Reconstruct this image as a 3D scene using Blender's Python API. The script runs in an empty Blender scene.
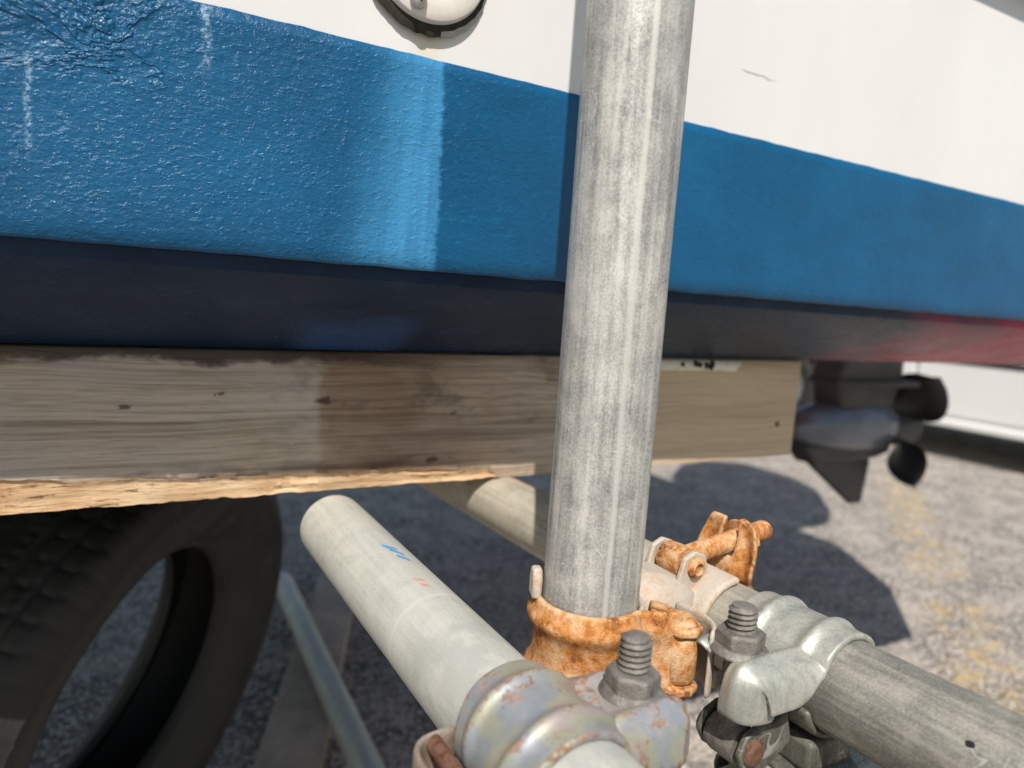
import bpy, bmesh, math, random
from mathutils import Vector, Matrix, noise as mnoise
R = math.radians
random.seed(7)
scene = bpy.context.scene
col = scene.collection

# ---------------------------------------------------------------- camera, world, sun, exposure
cam_d = bpy.data.cameras.new('camera')
cam_d.sensor_width = 36.0
cam_d.lens = 24.64
cam_d.clip_start = 0.01
cam_d.clip_end = 2000
cam = bpy.data.objects.new('camera', cam_d)
rot = Matrix(((0.86763, 0.00284, -0.4972), (-0.49267, 0.13971, -0.85893), (0.06703, 0.99019, 0.12262)))
cam.matrix_world = Matrix.Translation((0, 0, 0.8)) @ rot.to_4x4()
cam_d.dof.use_dof = True
cam_d.dof.focus_distance = 0.37
cam_d.dof.aperture_fstop = 6.0
col.objects.link(cam)
scene.camera = cam

SUN_EL, SUN_AZ = R(50.5), R(30.5)          # light travels along +Y turned 30.5 degrees towards +X
world = bpy.data.worlds.new('World')
scene.world = world
world.use_nodes = True
wn = world.node_tree
bg = wn.nodes['Background']
sky = wn.nodes.new('ShaderNodeTexSky')
sky.sky_type = 'NISHITA'
sky.sun_disc = False
sky.sun_elevation = SUN_EL
sky.sun_rotation = R(180) + SUN_AZ
sky.air_density = 1.6
sky.dust_density = 0.8
wn.links.new(sky.outputs[0], bg.inputs['Color'])
bg.inputs['Strength'].default_value = 0.08

sun_d = bpy.data.lights.new('sun', 'SUN')
sun_d.energy = 5.0
sun_d.angle = R(0.55)
sun_d.color = (1.0, 0.94, 0.86)
sun = bpy.data.objects.new('sun', sun_d)
sd = Vector((math.sin(SUN_AZ) * math.cos(SUN_EL), math.cos(SUN_AZ) * math.cos(SUN_EL), -math.sin(SUN_EL)))
sun.rotation_euler = sd.to_track_quat('-Z', 'Y').to_euler()
sun.location = (-3, -5, 8)
col.objects.link(sun)

vs = scene.view_settings
vs.view_transform = 'Standard'
vs.look = 'None'
vs.gamma = 1.0
vs.use_curve_mapping = False
vs.exposure = 0.18
scene.cycles.max_bounces = 8
scene.cycles.use_denoising = True


# ---------------------------------------------------------------- material helper
class G:
    def __init__(s, name):
        s.m = bpy.data.materials.new(name)
        s.m.use_nodes = True
        s.nt = s.m.node_tree
        s.b = s.nt.nodes['Principled BSDF']

    def n(s, t, **kw):
        nd = s.nt.nodes.new(t)
        for k, v in kw.items():
            setattr(nd, k, v)
        return nd

    def put(s, sock, v):
        if v is None:
            return
        if isinstance(v, bpy.types.NodeSocket):
            s.nt.links.new(v, sock)
        elif isinstance(v, (tuple, list)):
            sock.default_value = tuple(v) + ((1,) if len(v) == 3 and len(sock.default_value) == 4 else ())
        else:
            sock.default_value = v

    def obj(s):
        return s.n('ShaderNodeTexCoord').outputs['Object']

    def pos(s):
        return s.n('ShaderNodeNewGeometry').outputs['Position']

    def map(s, v, scale=(1, 1, 1), loc=(0, 0, 0), rotz=0.0):
        m = s.n('ShaderNodeMapping')
        s.put(m.inputs['Vector'], v)
        m.inputs['Scale'].default_value = scale
        m.inputs['Location'].default_value = loc
        m.inputs['Rotation'].default_value = (0, 0, rotz)
        return m.outputs[0]

    def noise(s, v, scale=5, detail=4, rough=0.55, dist=0.0):
        t = s.n('ShaderNodeTexNoise')
        s.put(t.inputs['Vector'], v)
        t.inputs['Scale'].default_value = scale
        t.inputs['Detail'].default_value = detail
        t.inputs['Roughness'].default_value = rough
        t.inputs['Distortion'].default_value = dist
        return t.outputs['Fac']

    def voro(s, v, scale=5, feature='F1', out='Distance', rnd=1.0):
        t = s.n('ShaderNodeTexVoronoi', feature=feature)
        s.put(t.inputs['Vector'], v)
        t.inputs['Scale'].default_value = scale
        t.inputs['Randomness'].default_value = rnd
        return t.outputs[out]

    def ramp(s, f, stops, interp='LINEAR'):
        r = s.n('ShaderNodeValToRGB')
        s.put(r.inputs['Fac'], f)
        cr = r.color_ramp
        cr.interpolation = interp
        while len(cr.elements) < len(stops):
            cr.elements.new(0.5)
        for e, (p, c) in zip(cr.elements, stops):
            e.position = p
            if not isinstance(c, (tuple, list)):
                c = (c, c, c)
            e.color = tuple(c) + (1,)
        return r.outputs['Color']

    def step(s, f, a, b):
        m = s.n('ShaderNodeMapRange', interpolation_type='SMOOTHSTEP')
        s.put(m.inputs['Value'], f)
        m.inputs['From Min'].default_value = a
        m.inputs['From Max'].default_value = b
        return m.outputs[0]

    def mix(s, f, a, b, mode='MIX'):
        m = s.n('ShaderNodeMix', data_type='RGBA', blend_type=mode)
        s.put(m.inputs[0], f)
        s.put(m.inputs[6], a)
        s.put(m.inputs[7], b)
        return m.outputs[2]

    def math(s, op, a, b=0.0, c=None):
        m = s.n('ShaderNodeMath', operation=op)
        s.put(m.inputs[0], a)
        s.put(m.inputs[1], b)
        if c is not None:
            s.put(m.inputs[2], c)
        return m.outputs[0]

    def mul(s, a, b):
        return s.math('MULTIPLY', a, b)

    def sep(s, v):
        x = s.n('ShaderNodeSeparateXYZ')
        s.put(x.inputs[0], v)
        return x.outputs

    def bump(s, h, strength=0.3, dist=0.001, normal=None):
        b = s.n('ShaderNodeBump')
        s.put(b.inputs['Height'], h)
        b.inputs['Strength'].default_value = strength
        b.inputs['Distance'].default_value = dist
        if normal is not None:
            s.put(b.inputs['Normal'], normal)
        return b.outputs[0]

    def out(s, color, rough=0.5, metal=0.0, normal=None, spec=None, coat=None):
        s.put(s.b.inputs['Base Color'], color)
        s.put(s.b.inputs['Roughness'], rough)
        s.put(s.b.inputs['Metallic'], metal)
        if normal is not None:
            s.put(s.b.inputs['Normal'], normal)
        if spec is not None:
            s.put(s.b.inputs['Specular IOR Level'], spec)
        if coat is not None:
            s.put(s.b.inputs['Coat Weight'], coat)
        return s.m


def m_galv(name, lo, mid, hi, rust=0.0, stain=(0.25, 0.17, 0.08), metal=0.35, seed=0.0, grime=0.5, seam=None, gloss=0.5, pale_end=None, ring=None, edge=None):
    g = G(name)
    o = g.map(g.obj(), loc=(seed, seed * 1.7, seed * 0.6))
    st = g.noise(g.map(o, (1, 1, 0.035)), 330, 5, 0.62)            # streaks along the tube
    st2 = g.noise(g.map(o, (1, 1, 0.06)), 95, 3, 0.6)
    mot = g.noise(o, 55, 6, 0.68)
    fine = g.noise(o, 900, 4, 0.7)
    f = g.math('ADD', g.mul(st, 0.40), g.math('ADD', g.mul(st2, 0.36), g.math('ADD', g.mul(mot, 0.42), g.mul(fine, 0.47))))
    c = g.ramp(f, [(0.70, lo), (0.82, mid), (0.94, hi)])
    # dark grime streaks and specks
    gr = g.step(g.noise(g.map(o, (1, 1, 0.09), loc=(3, 1, 2)), 180, 6, 0.78), 0.60, 0.74)
    gate = g.step(g.noise(g.map(o, (1, 1, 0.3), loc=(9, 1, 4)), 28, 3, 0.6), 0.42, 0.66)
    c = g.mix(g.mul(g.mul(gr, gate), grime), c, (0.10, 0.10, 0.09))
    sp = g.step(g.voro(o, 210), 0.10, 0.05)
    spg = g.step(g.noise(o, 70, 2), 0.58, 0.66)
    c = g.mix(g.mul(g.mul(sp, spg), 0.75), c, (0.07, 0.06, 0.05))
    spn = g.sep(g.voro(g.map(o, (1, 1, 0.7)), 150, out='Color'))[0]
    c = g.mix(g.mul(g.step(spn, 0.55, 0.95), 0.16), c, hi)
    c = g.mix(g.mul(g.step(spn, 0.40, 0.0), 0.16), c, lo)
    sv = g.noise(g.map(o, (1, 1, 1), loc=(2, 2, 6)), 22, 2, 0.5, 1.2)
    scr = g.mul(g.step(g.math('ABSOLUTE', g.math('SUBTRACT', sv, 0.5)), 0.006, 0.001), g.step(g.noise(o, 16, 2), 0.52, 0.60))
    c = g.mix(g.mul(scr, 0.5), c, (0.62, 0.61, 0.57))
    # pale chalky scuffs
    sc = g.step(g.noise(g.map(o, (1, 1, 0.4), loc=(5, 7, 1)), 120, 6, 0.75), 0.60, 0.70)
    c = g.mix(g.mul(sc, 0.55), c, hi)
    # rust bleed
    rr = g.step(g.math('ADD', g.mul(g.noise(g.map(o, (1, 1, 0.35), loc=(1, 4, 8)), 45, 5, 0.65), 0.75), g.mul(g.noise(o, 260, 3, 0.6), 0.25)), 0.66 - 0.16 * rust, 0.76 - 0.12 * rust)
    c = g.mix(g.mul(rr, min(1.0, 0.3 + rust)), c, stain)
    if pale_end is not None:
        x, y, z = g.sep(g.obj())
        pe = g.step(g.math('ADD', z, g.mul(g.math('SUBTRACT', mot, 0.5), 0.10)), pale_end + 0.05, pale_end - 0.05)
        pc = g.ramp(f, [(0.70, (0.42, 0.37, 0.29)), (0.815, (0.55, 0.50, 0.40)), (0.94, (0.64, 0.60, 0.50))])
        c = g.mix(g.mul(pe, 0.85), c, pc)
        a = g.math('ARCTAN2', y, x)
        d = g.math('ABSOLUTE', g.math('SUBTRACT', a, g.math('ADD', 1.22, g.mul(mot, 0.25))))
        rs = g.mul(g.step(d, 0.13, 0.03), g.mul(g.step(z, 0.50, 0.44), g.step(z, 0.30, 0.36)))
        c = g.mix(g.mul(rs, 0.75), c, (0.36, 0.13, 0.045))
    if ring is not None:
        x, y, z = g.sep(g.obj())
        d = g.math('ABSOLUTE', g.math('SUBTRACT', g.math('ADD', z, g.mul(mot, 0.004)), ring))
        c = g.mix(g.mul(g.step(d, 0.0022, 0.0006), 0.5), c, (0.72, 0.70, 0.64))
        d2 = g.step(z, ring + 0.01, ring + 0.03)
        c = g.mix(g.mul(g.mul(d2, g.step(mot, 0.40, 0.58)), 0.45), c, (0.33, 0.35, 0.34))
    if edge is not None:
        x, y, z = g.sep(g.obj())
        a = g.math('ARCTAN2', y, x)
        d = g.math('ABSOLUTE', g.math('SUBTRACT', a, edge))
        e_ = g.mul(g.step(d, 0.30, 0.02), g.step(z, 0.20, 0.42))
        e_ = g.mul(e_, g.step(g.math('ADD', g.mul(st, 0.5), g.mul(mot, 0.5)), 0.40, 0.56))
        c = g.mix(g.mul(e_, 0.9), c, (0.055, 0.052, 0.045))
        br = g.mul(g.step(g.noise(g.map(o, (1, 1, 0.05), loc=(2, 9, 3)), 120, 4, 0.6), 0.55, 0.66), g.step(z, 0.30, 0.46))
        c = g.mix(g.mul(br, 0.55), c, (0.22, 0.17, 0.09))
    if seam is not None:
        x, y, z = g.sep(g.obj())
        a = g.math('ARCTAN2', y, x)
        wob = g.mul(g.math('SUBTRACT', g.noise(g.map(g.obj(), (0, 0, 1)), 14, 3), 0.5), 0.10)
        d = g.math('ABSOLUTE', g.math('SUBTRACT', g.math('ADD', a, wob), seam))
        sm = g.step(d, 0.085, 0.02)
        c = g.mix(g.mul(sm, 0.6), c, hi)
    bh = g.math('ADD', g.mul(st, 0.35), g.math('ADD', g.mul(mot, 0.5), g.mul(fine, 0.5)))
    nrm = g.bump(bh, 0.35, 0.0006)
    ro = g.ramp(f, [(0.70, gloss + 0.2), (0.95, gloss - 0.06)])
    return g.out(c, ro, metal, nrm, 0.4)


def m_rust(name, cream, orange, dark, bias=0.5, metal=0.1, seed=0.0):
    g = G(name)
    o = g.map(g.pos(), loc=(seed, seed, seed))
    a = g.noise(o, 60, 5, 0.62)
    b = g.noise(o, 260, 5, 0.65)
    c_ = g.noise(o, 1100, 3, 0.6)
    f = g.math('ADD', g.mul(a, 0.6), g.math('ADD', g.mul(b, 0.28), g.mul(c_, 0.12)))
    d = 0.5 - bias
    c = g.ramp(f, [(0.36 + d, dark), (0.455 + d, orange), (0.53 + d, tuple((p + q) / 2 for p, q in zip(orange, cream))), (0.61 + d, cream)])
    pt = g.n('ShaderNodeNewGeometry').outputs['Pointiness']
    c = g.mix(g.mul(g.mul(g.step(pt, 0.51, 0.56), g.step(b, 0.42, 0.58)), 0.40), c, cream)
    c = g.mix(g.mul(g.step(pt, 0.49, 0.45), 0.6), c, dark)
    pit = g.step(g.voro(o, 420), 0.22, 0.1)
    c = g.mix(g.mul(pit, 0.35), c, dark)
    nrm = g.bump(g.math('ADD', b, g.mul(c_, 0.8)), 0.7, 0.0009)
    return g.out(c, g.ramp(f, [(0.3, 0.85), (0.7, 0.55)]), metal, nrm, 0.35)


def m_plain(name, c, rough=0.5, metal=0.0, var=0.15, scale=30, bump=0.1, bdist=0.001, spec=None):
    g = G(name)
    n = g.noise(g.obj(), scale, 5, 0.6)
    n2 = g.noise(g.obj(), scale * 9, 3, 0.6)
    cc = g.ramp(g.math('ADD', g.mul(n, 0.7), g.mul(n2, 0.3)), [(0.3, tuple(v * (1 - var) for v in c)), (0.7, tuple(min(1, v * (1 + var)) for v in c))])
    return g.out(cc, rough, metal, g.bump(n2, bump, bdist), spec)


def m_blue_band():
    g = G('blue_band_paint')
    p = g.pos()
    x, y, z = g.sep(p)
    big = g.noise(g.map(p, (1, 1, 1.4)), 9, 4, 0.6)
    brush = g.math('ADD', g.mul(g.noise(g.map(p, (0.62, 1, 1.2)), 205, 4, 0.62, 0.5), 0.8), g.mul(g.step(g.noise(g.map(p, (0.7, 1, 1.1), loc=(3, 3, 3)), 330, 3, 0.6), 0.52, 0.70), 0.30))
    pore = g.noise(g.map(p, (0.7, 1, 1.0)), 520, 3, 0.6)
    c = g.ramp(g.math('ADD', g.mul(big, 0.65), g.mul(brush, 0.35)), [(0.32, (0.001, 0.060, 0.145)), (0.52, (0.002, 0.080, 0.190)), (0.72, (0.004, 0.104, 0.235))])
    # chalky run-off stain below the drain fitting: crisp on its aft edge, feathered on the other
    wob = g.mul(g.math('SUBTRACT', g.noise(g.map(p, (0, 0, 1)), 38, 4, 0.6), 0.5), 0.006)
    xx = g.math('ADD', x, wob)
    zz = g.math('SUBTRACT', z, 0.874)
    left = g.math('ADD', xx, g.mul(zz, -0.16))
    s1 = g.step(left, 0.112, 0.160)
    jag = g.mul(g.math('SUBTRACT', g.noise(g.map(p, (0.6, 1, 1)), 240, 5, 0.75), 0.5), 0.0075)
    s2 = g.step(g.math('ADD', g.math('ADD', xx, jag), g.mul(zz, 0.02)), 0.1745, 0.1705)
    stain = g.mul(g.mul(s1, s2), g.ramp(g.noise(g.map(p, (1, 1, 0.08)), 160, 4, 0.6), [(0.25, 0.55), (0.6, 1.0)]))
    c = g.mix(g.mul(stain, 0.80), c, (0.055, 0.27, 0.52))
    # thin whitish runs
    for cx, w, lo, hi in ((-0.033, 0.0022, 0.845, 0.90), (0.0425, 0.0035, 0.895, 0.95)):
        d = g.math('ABSOLUTE', g.math('SUBTRACT', g.math('ADD', x, wob), cx))
        r = g.mul(g.step(d, w, w * 0.2), g.mul(g.step(z, lo, lo + 0.02), g.step(z, hi, hi - 0.01)))
        r = g.mul(r, g.step(g.noise(p, 420, 4, 0.7), 0.42, 0.60))
        c = g.mix(g.mul(r, 0.55), c, (0.35, 0.50, 0.62))
    # chips to a paler undercoat, also painting sparse glints into the colour
    ch = g.mul(g.step(g.noise(p, 150, 5, 0.7), 0.70, 0.73), g.step(g.noise(p, 14, 2), 0.50, 0.62))
    c = g.mix(g.mul(ch, 0.6), c, (0.22, 0.36, 0.48))
    # relief: brushed thick paint, blisters towards the forward top corner
    blis = g.noise(g.map(p, (0.8, 1, 1.2)), 75, 3, 0.5, 0.6)
    area = g.mul(g.step(x, 0.10, -0.06), g.step(z, 0.86, 0.93))
    h = g.math('ADD', g.mul(brush, 0.9), g.math('ADD', g.mul(pore, 0.5), g.mul(g.mul(blis, area), 5.0)))
    vein = g.step(g.math('ABSOLUTE', g.math('SUBTRACT', g.noise(g.map(p, (0.7, 1, 1.3)), 30, 4, 0.6, 0.8), 0.5)), 0.05, 0.0)
    varea = g.mul(g.step(x, 0.05, 0.0), g.step(z, 0.885, 0.90))
    h = g.math('ADD', h, g.mul(g.mul(vein, varea), 1.3))
    fade = g.ramp(x, [(0.10, 1.0), (0.30, 0.55)])
    h = g.mul(h, fade)
    nrm = g.bump(h, 0.66, 0.0014)
    ro = g.ramp(pore, [(0.3, 0.30), (0.7, 0.44)])
    return g.out(c, ro, 0.0, nrm, 0.38)


def m_white_hull():
    g = G('white_gelcoat')
    p = g.pos()
    x, y, z = g.sep(p)
    n = g.noise(g.map(p, (1, 1, 0.35)), 7, 4, 0.6)
    c = g.ramp(n, [(0.3, (0.63, 0.62, 0.61)), (0.7, (0.69, 0.68, 0.67))])
    d = g.math('ABSOLUTE', g.math('SUBTRACT', g.math('ADD', x, g.mul(g.noise(g.map(p, (1, 1, .3)), 60, 3), 0.012)), 0.166))
    st = g.mul(g.step(d, 0.014, 0.001), g.step(z, 0.962, 0.945))
    c = g.mix(g.mul(st, 0.45), c, (0.62, 0.53, 0.33))
    sp = g.mul(g.step(g.voro(p, 60), 0.035, 0.02), g.step(g.noise(p, 20, 2), 0.5, 0.6))
    c = g.mix(g.mul(sp, 0.6), c, (0.28, 0.26, 0.22))
    # one hairline scratch aft of the post
    ln = g.math('ADD', z, g.math('ADD', g.mul(x, 0.02), g.mul(g.noise(p, 28, 3), 0.012)))
    sc = g.mul(g.step(g.math('ABSOLUTE', g.math('SUBTRACT', ln, 0.9935)), 0.0011, 0.0003), g.mul(g.step(x, 0.405, 0.41), g.step(x, 0.45, 0.43)))
    c = g.mix(g.mul(sc, 0.7), c, (0.25, 0.24, 0.23))
    return g.out(c, 0.32, 0.0, g.bump(g.noise(p, 30, 3), 0.12, 0.0015), 0.4)


def m_bottom():
    g = G('antifouling_paint')
    p = g.pos()
    x, y, z = g.sep(p)
    n = g.noise(g.map(p, (0.6, 1, 1)), 26, 5, 0.62)
    n2 = g.noise(p, 330, 4, 0.6)
    c = g.ramp(n, [(0.3, (0.006, 0.018, 0.045)), (0.62, (0.012, 0.030, 0.068)), (0.8, (0.045, 0.055, 0.075))])
    # old red coat showing aft
    red = g.step(g.math('ADD', x, g.mul(g.noise(g.map(p, (1, 1, 3)), 9, 4, 0.6), 0.35)), 0.80, 1.12)
    c = g.mix(g.mul(red, 0.95), c, (0.42, 0.008, 0.055))
    refl_patch = g.mul(g.step(g.math('ABSOLUTE', g.math('SUBTRACT', x, 0.152)), 0.052, 0.022), g.step(g.math('ADD', z, g.mul(n, 0.03)), 0.800, 0.786))  # bluish reflection on the glossy bottom, painted into the colour
    c = g.mix(g.mul(refl_patch, 0.75), c, (0.030, 0.075, 0.20))
    return g.out(c, g.ramp(n, [(0.3, 0.16), (0.7, 0.34)]), 0.0, g.bump(g.math('ADD', g.mul(n, 2.2), n2), 0.45, 0.0014), 0.14)


def m_wood(name='weathered_timber', dark=1.0):
    g = G(name)
    p = g.pos()
    x, y, z = g.sep(p)
    lowx = g.noise(g.map(p, (1, 1, 1)), 5.5, 2, 0.5)
    big = g.noise(g.map(p, (1, 2, 2)), 7, 4, 0.6)
    zz = g.math('ADD', z, g.mul(lowx, 0.018))
    comb = g.n('ShaderNodeCombineXYZ')
    g.put(comb.inputs[0], g.mul(x, 2.2))
    g.put(comb.inputs[1], g.mul(y, 30))
    g.put(comb.inputs[2], g.mul(zz, 120))
    gn = g.noise(comb.outputs[0], 1.0, 2, 0.5)
    comb2 = g.n('ShaderNodeCombineXYZ')
    g.put(comb2.inputs[0], g.mul(x, 6))
    g.put(comb2.inputs[1], g.mul(y, 60))
    g.put(comb2.inputs[2], g.mul(zz, 330))
    gn2 = g.noise(comb2.outputs[0], 1.0, 3, 0.6)
    gl = g.math('ABSOLUTE', g.math('SUBTRACT', g.math('FRACT', g.math('ADD', g.mul(zz, 135), g.math('ADD', g.mul(gn, 2.2), g.mul(big, 1.6)))), 0.5))
    late = g.mul(g.step(gl, 0.16, 0.03), g.step(gn2, 0.30, 0.60))
    grain = g.math('MAXIMUM', g.mul(g.step(g.math('ADD', g.mul(gn, 0.46), g.mul(gn2, 0.54)), 0.38, 0.66), 0.8), g.mul(late, g.math('ADD', 0.45, g.mul(g.step(big, 0.35, 0.65), 0.45))))
    fib = g.noise(g.map(p, (0.06, 1, 1)), 620, 4, 0.65)
    c = g.ramp(grain, [(0.0, (0.54, 0.44, 0.345)), (0.40, (0.45, 0.36, 0.275)), (0.75, (0.28, 0.215, 0.16)), (1.0, (0.13, 0.095, 0.07))])
    c = g.mix(g.mul(g.step(fib, 0.45, 0.75), 0.45), c, (0.11, 0.09, 0.07))
    # grey weathered length forward, browner length aft of a straight old lap mark
    lap = g.step(g.math('ADD', x, g.mul(g.math('SUBTRACT', g.noise(p, 70, 4, 0.7), 0.5), 0.030)), 0.128, 0.144)
    lapfade = g.mul(lap, g.step(x, 0.36, 0.20))
    c = g.mix(g.mul(lapfade, g.math('ADD', 0.30, g.mul(g.step(big, 0.40, 0.62), 0.45))), c, (0.20, 0.115, 0.070))
    pale = g.step(x, 0.36, 0.46)
    c = g.mix(g.mul(pale, 0.45), c, (0.76, 0.57, 0.35))
    grey = g.mul(g.step(x, 0.137, 0.132), g.step(big, 0.40, 0.62))
    c = g.mix(g.mul(grey, 0.5), c, (0.47, 0.425, 0.40))
    blot = g.mul(g.step(g.noise(g.map(p, (0.8, 1, 1.6), loc=(4, 2, 6)), 16, 5, 0.7), 0.50, 0.66), g.mul(g.step(x, 0.05, 0.16), g.step(x, 0.40, 0.30)))
    c = g.mix(g.mul(blot, 0.6), c, (0.085, 0.052, 0.034))
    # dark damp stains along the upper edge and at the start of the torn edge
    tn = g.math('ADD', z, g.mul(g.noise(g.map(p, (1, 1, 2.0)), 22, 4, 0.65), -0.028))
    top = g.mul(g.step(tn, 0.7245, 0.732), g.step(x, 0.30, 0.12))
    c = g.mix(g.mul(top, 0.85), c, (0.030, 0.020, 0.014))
    bn = g.math('ADD', z, g.mul(g.noise(g.map(p, (0.35, 1, 1)), 60, 4, 0.65), -0.018))
    bot = g.mul(g.step(bn, 0.662, 0.652), g.mul(g.step(x, -0.05, 0.03), g.step(x, 0.235, 0.185)))
    c = g.mix(g.mul(bot, 0.7), c, (0.055, 0.030, 0.018))
    kn1 = g.mul(g.math('SUBTRACT', g.noise(p, 260, 4, 0.7), 0.5), 0.010)
    for kx, kz, ks in ((0.139, 0.714, 0.0042), (0.228, 0.664, 0.0034), (0.008, 0.712, 0.0026), (0.066, 0.720, 0.0016), (0.245, 0.702, 0.0016)):
        dx = g.math('ADD', g.mul(g.math('SUBTRACT', x, kx), 0.5), kn1)
        dz = g.math('ADD', g.math('SUBTRACT', z, kz), g.mul(kn1, 0.6))
        d = g.math('SQRT', g.math('ADD', g.mul(dx, dx), g.mul(dz, dz)))
        c = g.mix(g.mul(g.step(d, ks, ks * 0.35), 0.8), c, (0.045, 0.028, 0.018))
    h = g.math('ADD', g.mul(grain, -0.6), g.mul(fib, -0.6))
    return g.out(c, 0.82, 0.0, g.bump(h, 0.6, 0.0012), 0.25)


def m_fresh_wood():
    g = G('split_timber')
    p = g.pos()
    fib = g.noise(g.map(p, (0.10, 1, 1)), 330, 5, 0.68)
    n = g.noise(g.map(p, (0.5, 1, 1)), 42, 4, 0.6)
    c = g.ramp(n, [(0.3, (0.50, 0.29, 0.155)), (0.52, (0.64, 0.44, 0.26)), (0.72, (0.72, 0.55, 0.36))])
    cr = g.step(g.noise(g.map(p, (0.2, 1, 1.5)), 170, 5, 0.8), 0.58, 0.64)
    c = g.mix(g.mul(cr, 0.8), c, (0.10, 0.045, 0.02))
    c = g.mix(g.mul(g.step(fib, 0.5, 0.8), 0.5), c, (0.30, 0.14, 0.06))
    return g.out(c, 0.85, 0.0, g.bump(g.math('SUBTRACT', fib, g.mul(cr, 1.2)), 0.7, 0.0022), 0.2)


def m_ground():
    g = G('worn_asphalt')
    p = g.pos()
    big = g.noise(p, 0.9, 4, 0.6)
    mid = g.noise(p, 6, 4, 0.65)
    cells = g.voro(p, 105)
    cid = g.voro(p, 105, out='Color')
    cv = g.sep(cid)[0]
    fine = g.noise(p, 240, 3, 0.6)
    stone = g.ramp(cv, [(0.0, (0.24, 0.215, 0.195)), (0.40, (0.48, 0.43, 0.385)), (0.75, (0.66, 0.595, 0.53)), (1.0, (0.76, 0.70, 0.63))])
    binder = (0.15, 0.14, 0.13)
    c = g.mix(g.step(cells, 0.36, 0.62), stone, binder)
    c = g.mix(g.mul(g.step(mid, 0.40, 0.68), 0.55), c, (0.58, 0.505, 0.44))
    c = g.mix(g.mul(g.step(fine, 0.5, 0.75), 0.35), c, (0.17, 0.16, 0.15))
    c = g.mix(g.mul(g.step(big, 0.50, 0.30), 0.25), c, (0.27, 0.24, 0.215))
    # worn yellow line painted on the tarmac
    x, y, z = g.sep(p)
    t = g.math('SUBTRACT', y, g.math('ADD', g.mul(x, 0.74), -0.54))
    wob = g.mul(g.math('SUBTRACT', mid, 0.5), 0.20)
    line = g.step(g.math('ABSOLUTE', g.math('ADD', t, wob)), 0.17, 0.04)
    wear = g.mul(g.step(g.noise(p, 3.1, 4, 0.65), 0.38, 0.56), g.step(g.math('ADD', g.mul(g.noise(p, 17, 5, 0.7), 0.6), g.mul(fine, 0.4)), 0.44, 0.62))
    rng = g.mul(g.step(x, 1.35, 1.6), g.step(x, 3.9, 3.2))
    c = g.mix(g.mul(g.mul(line, wear), g.mul(rng, 0.8)), c, (0.66, 0.45, 0.16))
    h = g.math('ADD', g.mul(cells, -1.0), g.mul(fine, 0.5))
    return g.out(c, 0.9, 0.0, g.bump(h, 1.0, 0.007), 0.25)


def m_rubber():
    g = G('old_tyre_rubber')
    o = g.obj()
    n = g.noise(o, 26, 5, 0.65)
    n2 = g.noise(o, 300, 4, 0.6)
    c = g.ramp(n, [(0.3, (0.016, 0.015, 0.014)), (0.60, (0.030, 0.029, 0.027)), (0.85, (0.06, 0.056, 0.05))])
    sp = g.step(g.voro(o, 75), 0.06, 0.03)
    c = g.mix(g.mul(sp, 0.5), c, (0.25, 0.22, 0.18))
    return g.out(c, g.ramp(n, [(0.3, 0.5), (0.7, 0.75)]), 0.0, g.bump(g.math('ADD', n2, g.mul(n, 0.6)), 0.35, 0.0015), 0.4)


def m_chromate():
    g = G('passivated_steel')
    p = g.pos()
    a = g.noise(g.map(p, loc=(2, 5, 1)), 34, 4, 0.55)
    b = g.noise(p, 150, 5, 0.65)
    c = g.ramp(a, [(0.30, (0.31, 0.335, 0.365)), (0.42, (0.28, 0.30, 0.325)), (0.50, (0.35, 0.345, 0.245)), (0.57, (0.36, 0.30, 0.275)), (0.68, (0.31, 0.325, 0.335))])
    c = g.mix(g.mul(g.step(b, 0.42, 0.7), 0.35), c, (0.40, 0.40, 0.385))
    f = g.math('ADD', g.mul(g.noise(g.map(p, loc=(7, 7, 7)), 70, 5, 0.65), 0.6), g.mul(g.noise(p, 420, 3), 0.4))
    pt = g.n('ShaderNodeNewGeometry').outputs['Pointiness']
    f = g.math('ADD', f, g.mul(g.step(pt, 0.503, 0.53), 0.075))
    rust = g.step(f, 0.525, 0.63)
    c = g.mix(g.mul(rust, 0.85), c, g.ramp(g.noise(p, 300, 3), [(0.35, (0.13, 0.06, 0.03)), (0.65, (0.30, 0.17, 0.10))]))
    c = g.mix(g.mul(g.step(pt, 0.495, 0.47), 0.6), c, (0.10, 0.085, 0.075))
    ro = g.mix(rust, (0.46, 0.46, 0.46), (0.8, 0.8, 0.8))
    met = g.math('SUBTRACT', 0.45, g.mul(rust, 0.35))
    return g.out(c, ro, met, g.bump(g.math('ADD', b, g.mul(f, 0.8)), 0.3, 0.0006), 0.45)


M = {}
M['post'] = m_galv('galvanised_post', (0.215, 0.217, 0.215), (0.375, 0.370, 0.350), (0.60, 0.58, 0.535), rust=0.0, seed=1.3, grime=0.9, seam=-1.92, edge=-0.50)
M['rail_a'] = m_galv('galvanised_pale_green', (0.42, 0.43, 0.38), (0.56, 0.56, 0.505), (0.66, 0.655, 0.59), rust=-0.1, seed=4.1, grime=0.25, ring=0.190)
M['rail_b'] = m_galv('galvanised_stained', (0.13, 0.128, 0.112), (0.225, 0.218, 0.190), (0.37, 0.345, 0.295), rust=0.42, seed=8.2, grime=0.6, stain=(0.27, 0.13, 0.04), pale_end=0.60)
M['under'] = m_galv('galvanised_dull', (0.20, 0.21, 0.20), (0.31, 0.32, 0.29), (0.44, 0.44, 0.39), rust=0.1, seed=12.0)
M['rust'] = m_rust('orange_rust', (0.64, 0.45, 0.27), (0.46, 0.180, 0.040), (0.10, 0.036, 0.017), 0.475)
M['rust_pale'] = m_rust('pale_rusting_zinc', (0.50, 0.44, 0.37), (0.46, 0.31, 0.19), (0.26, 0.11, 0.04), 0.60, 0.15, 3.0)
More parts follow.
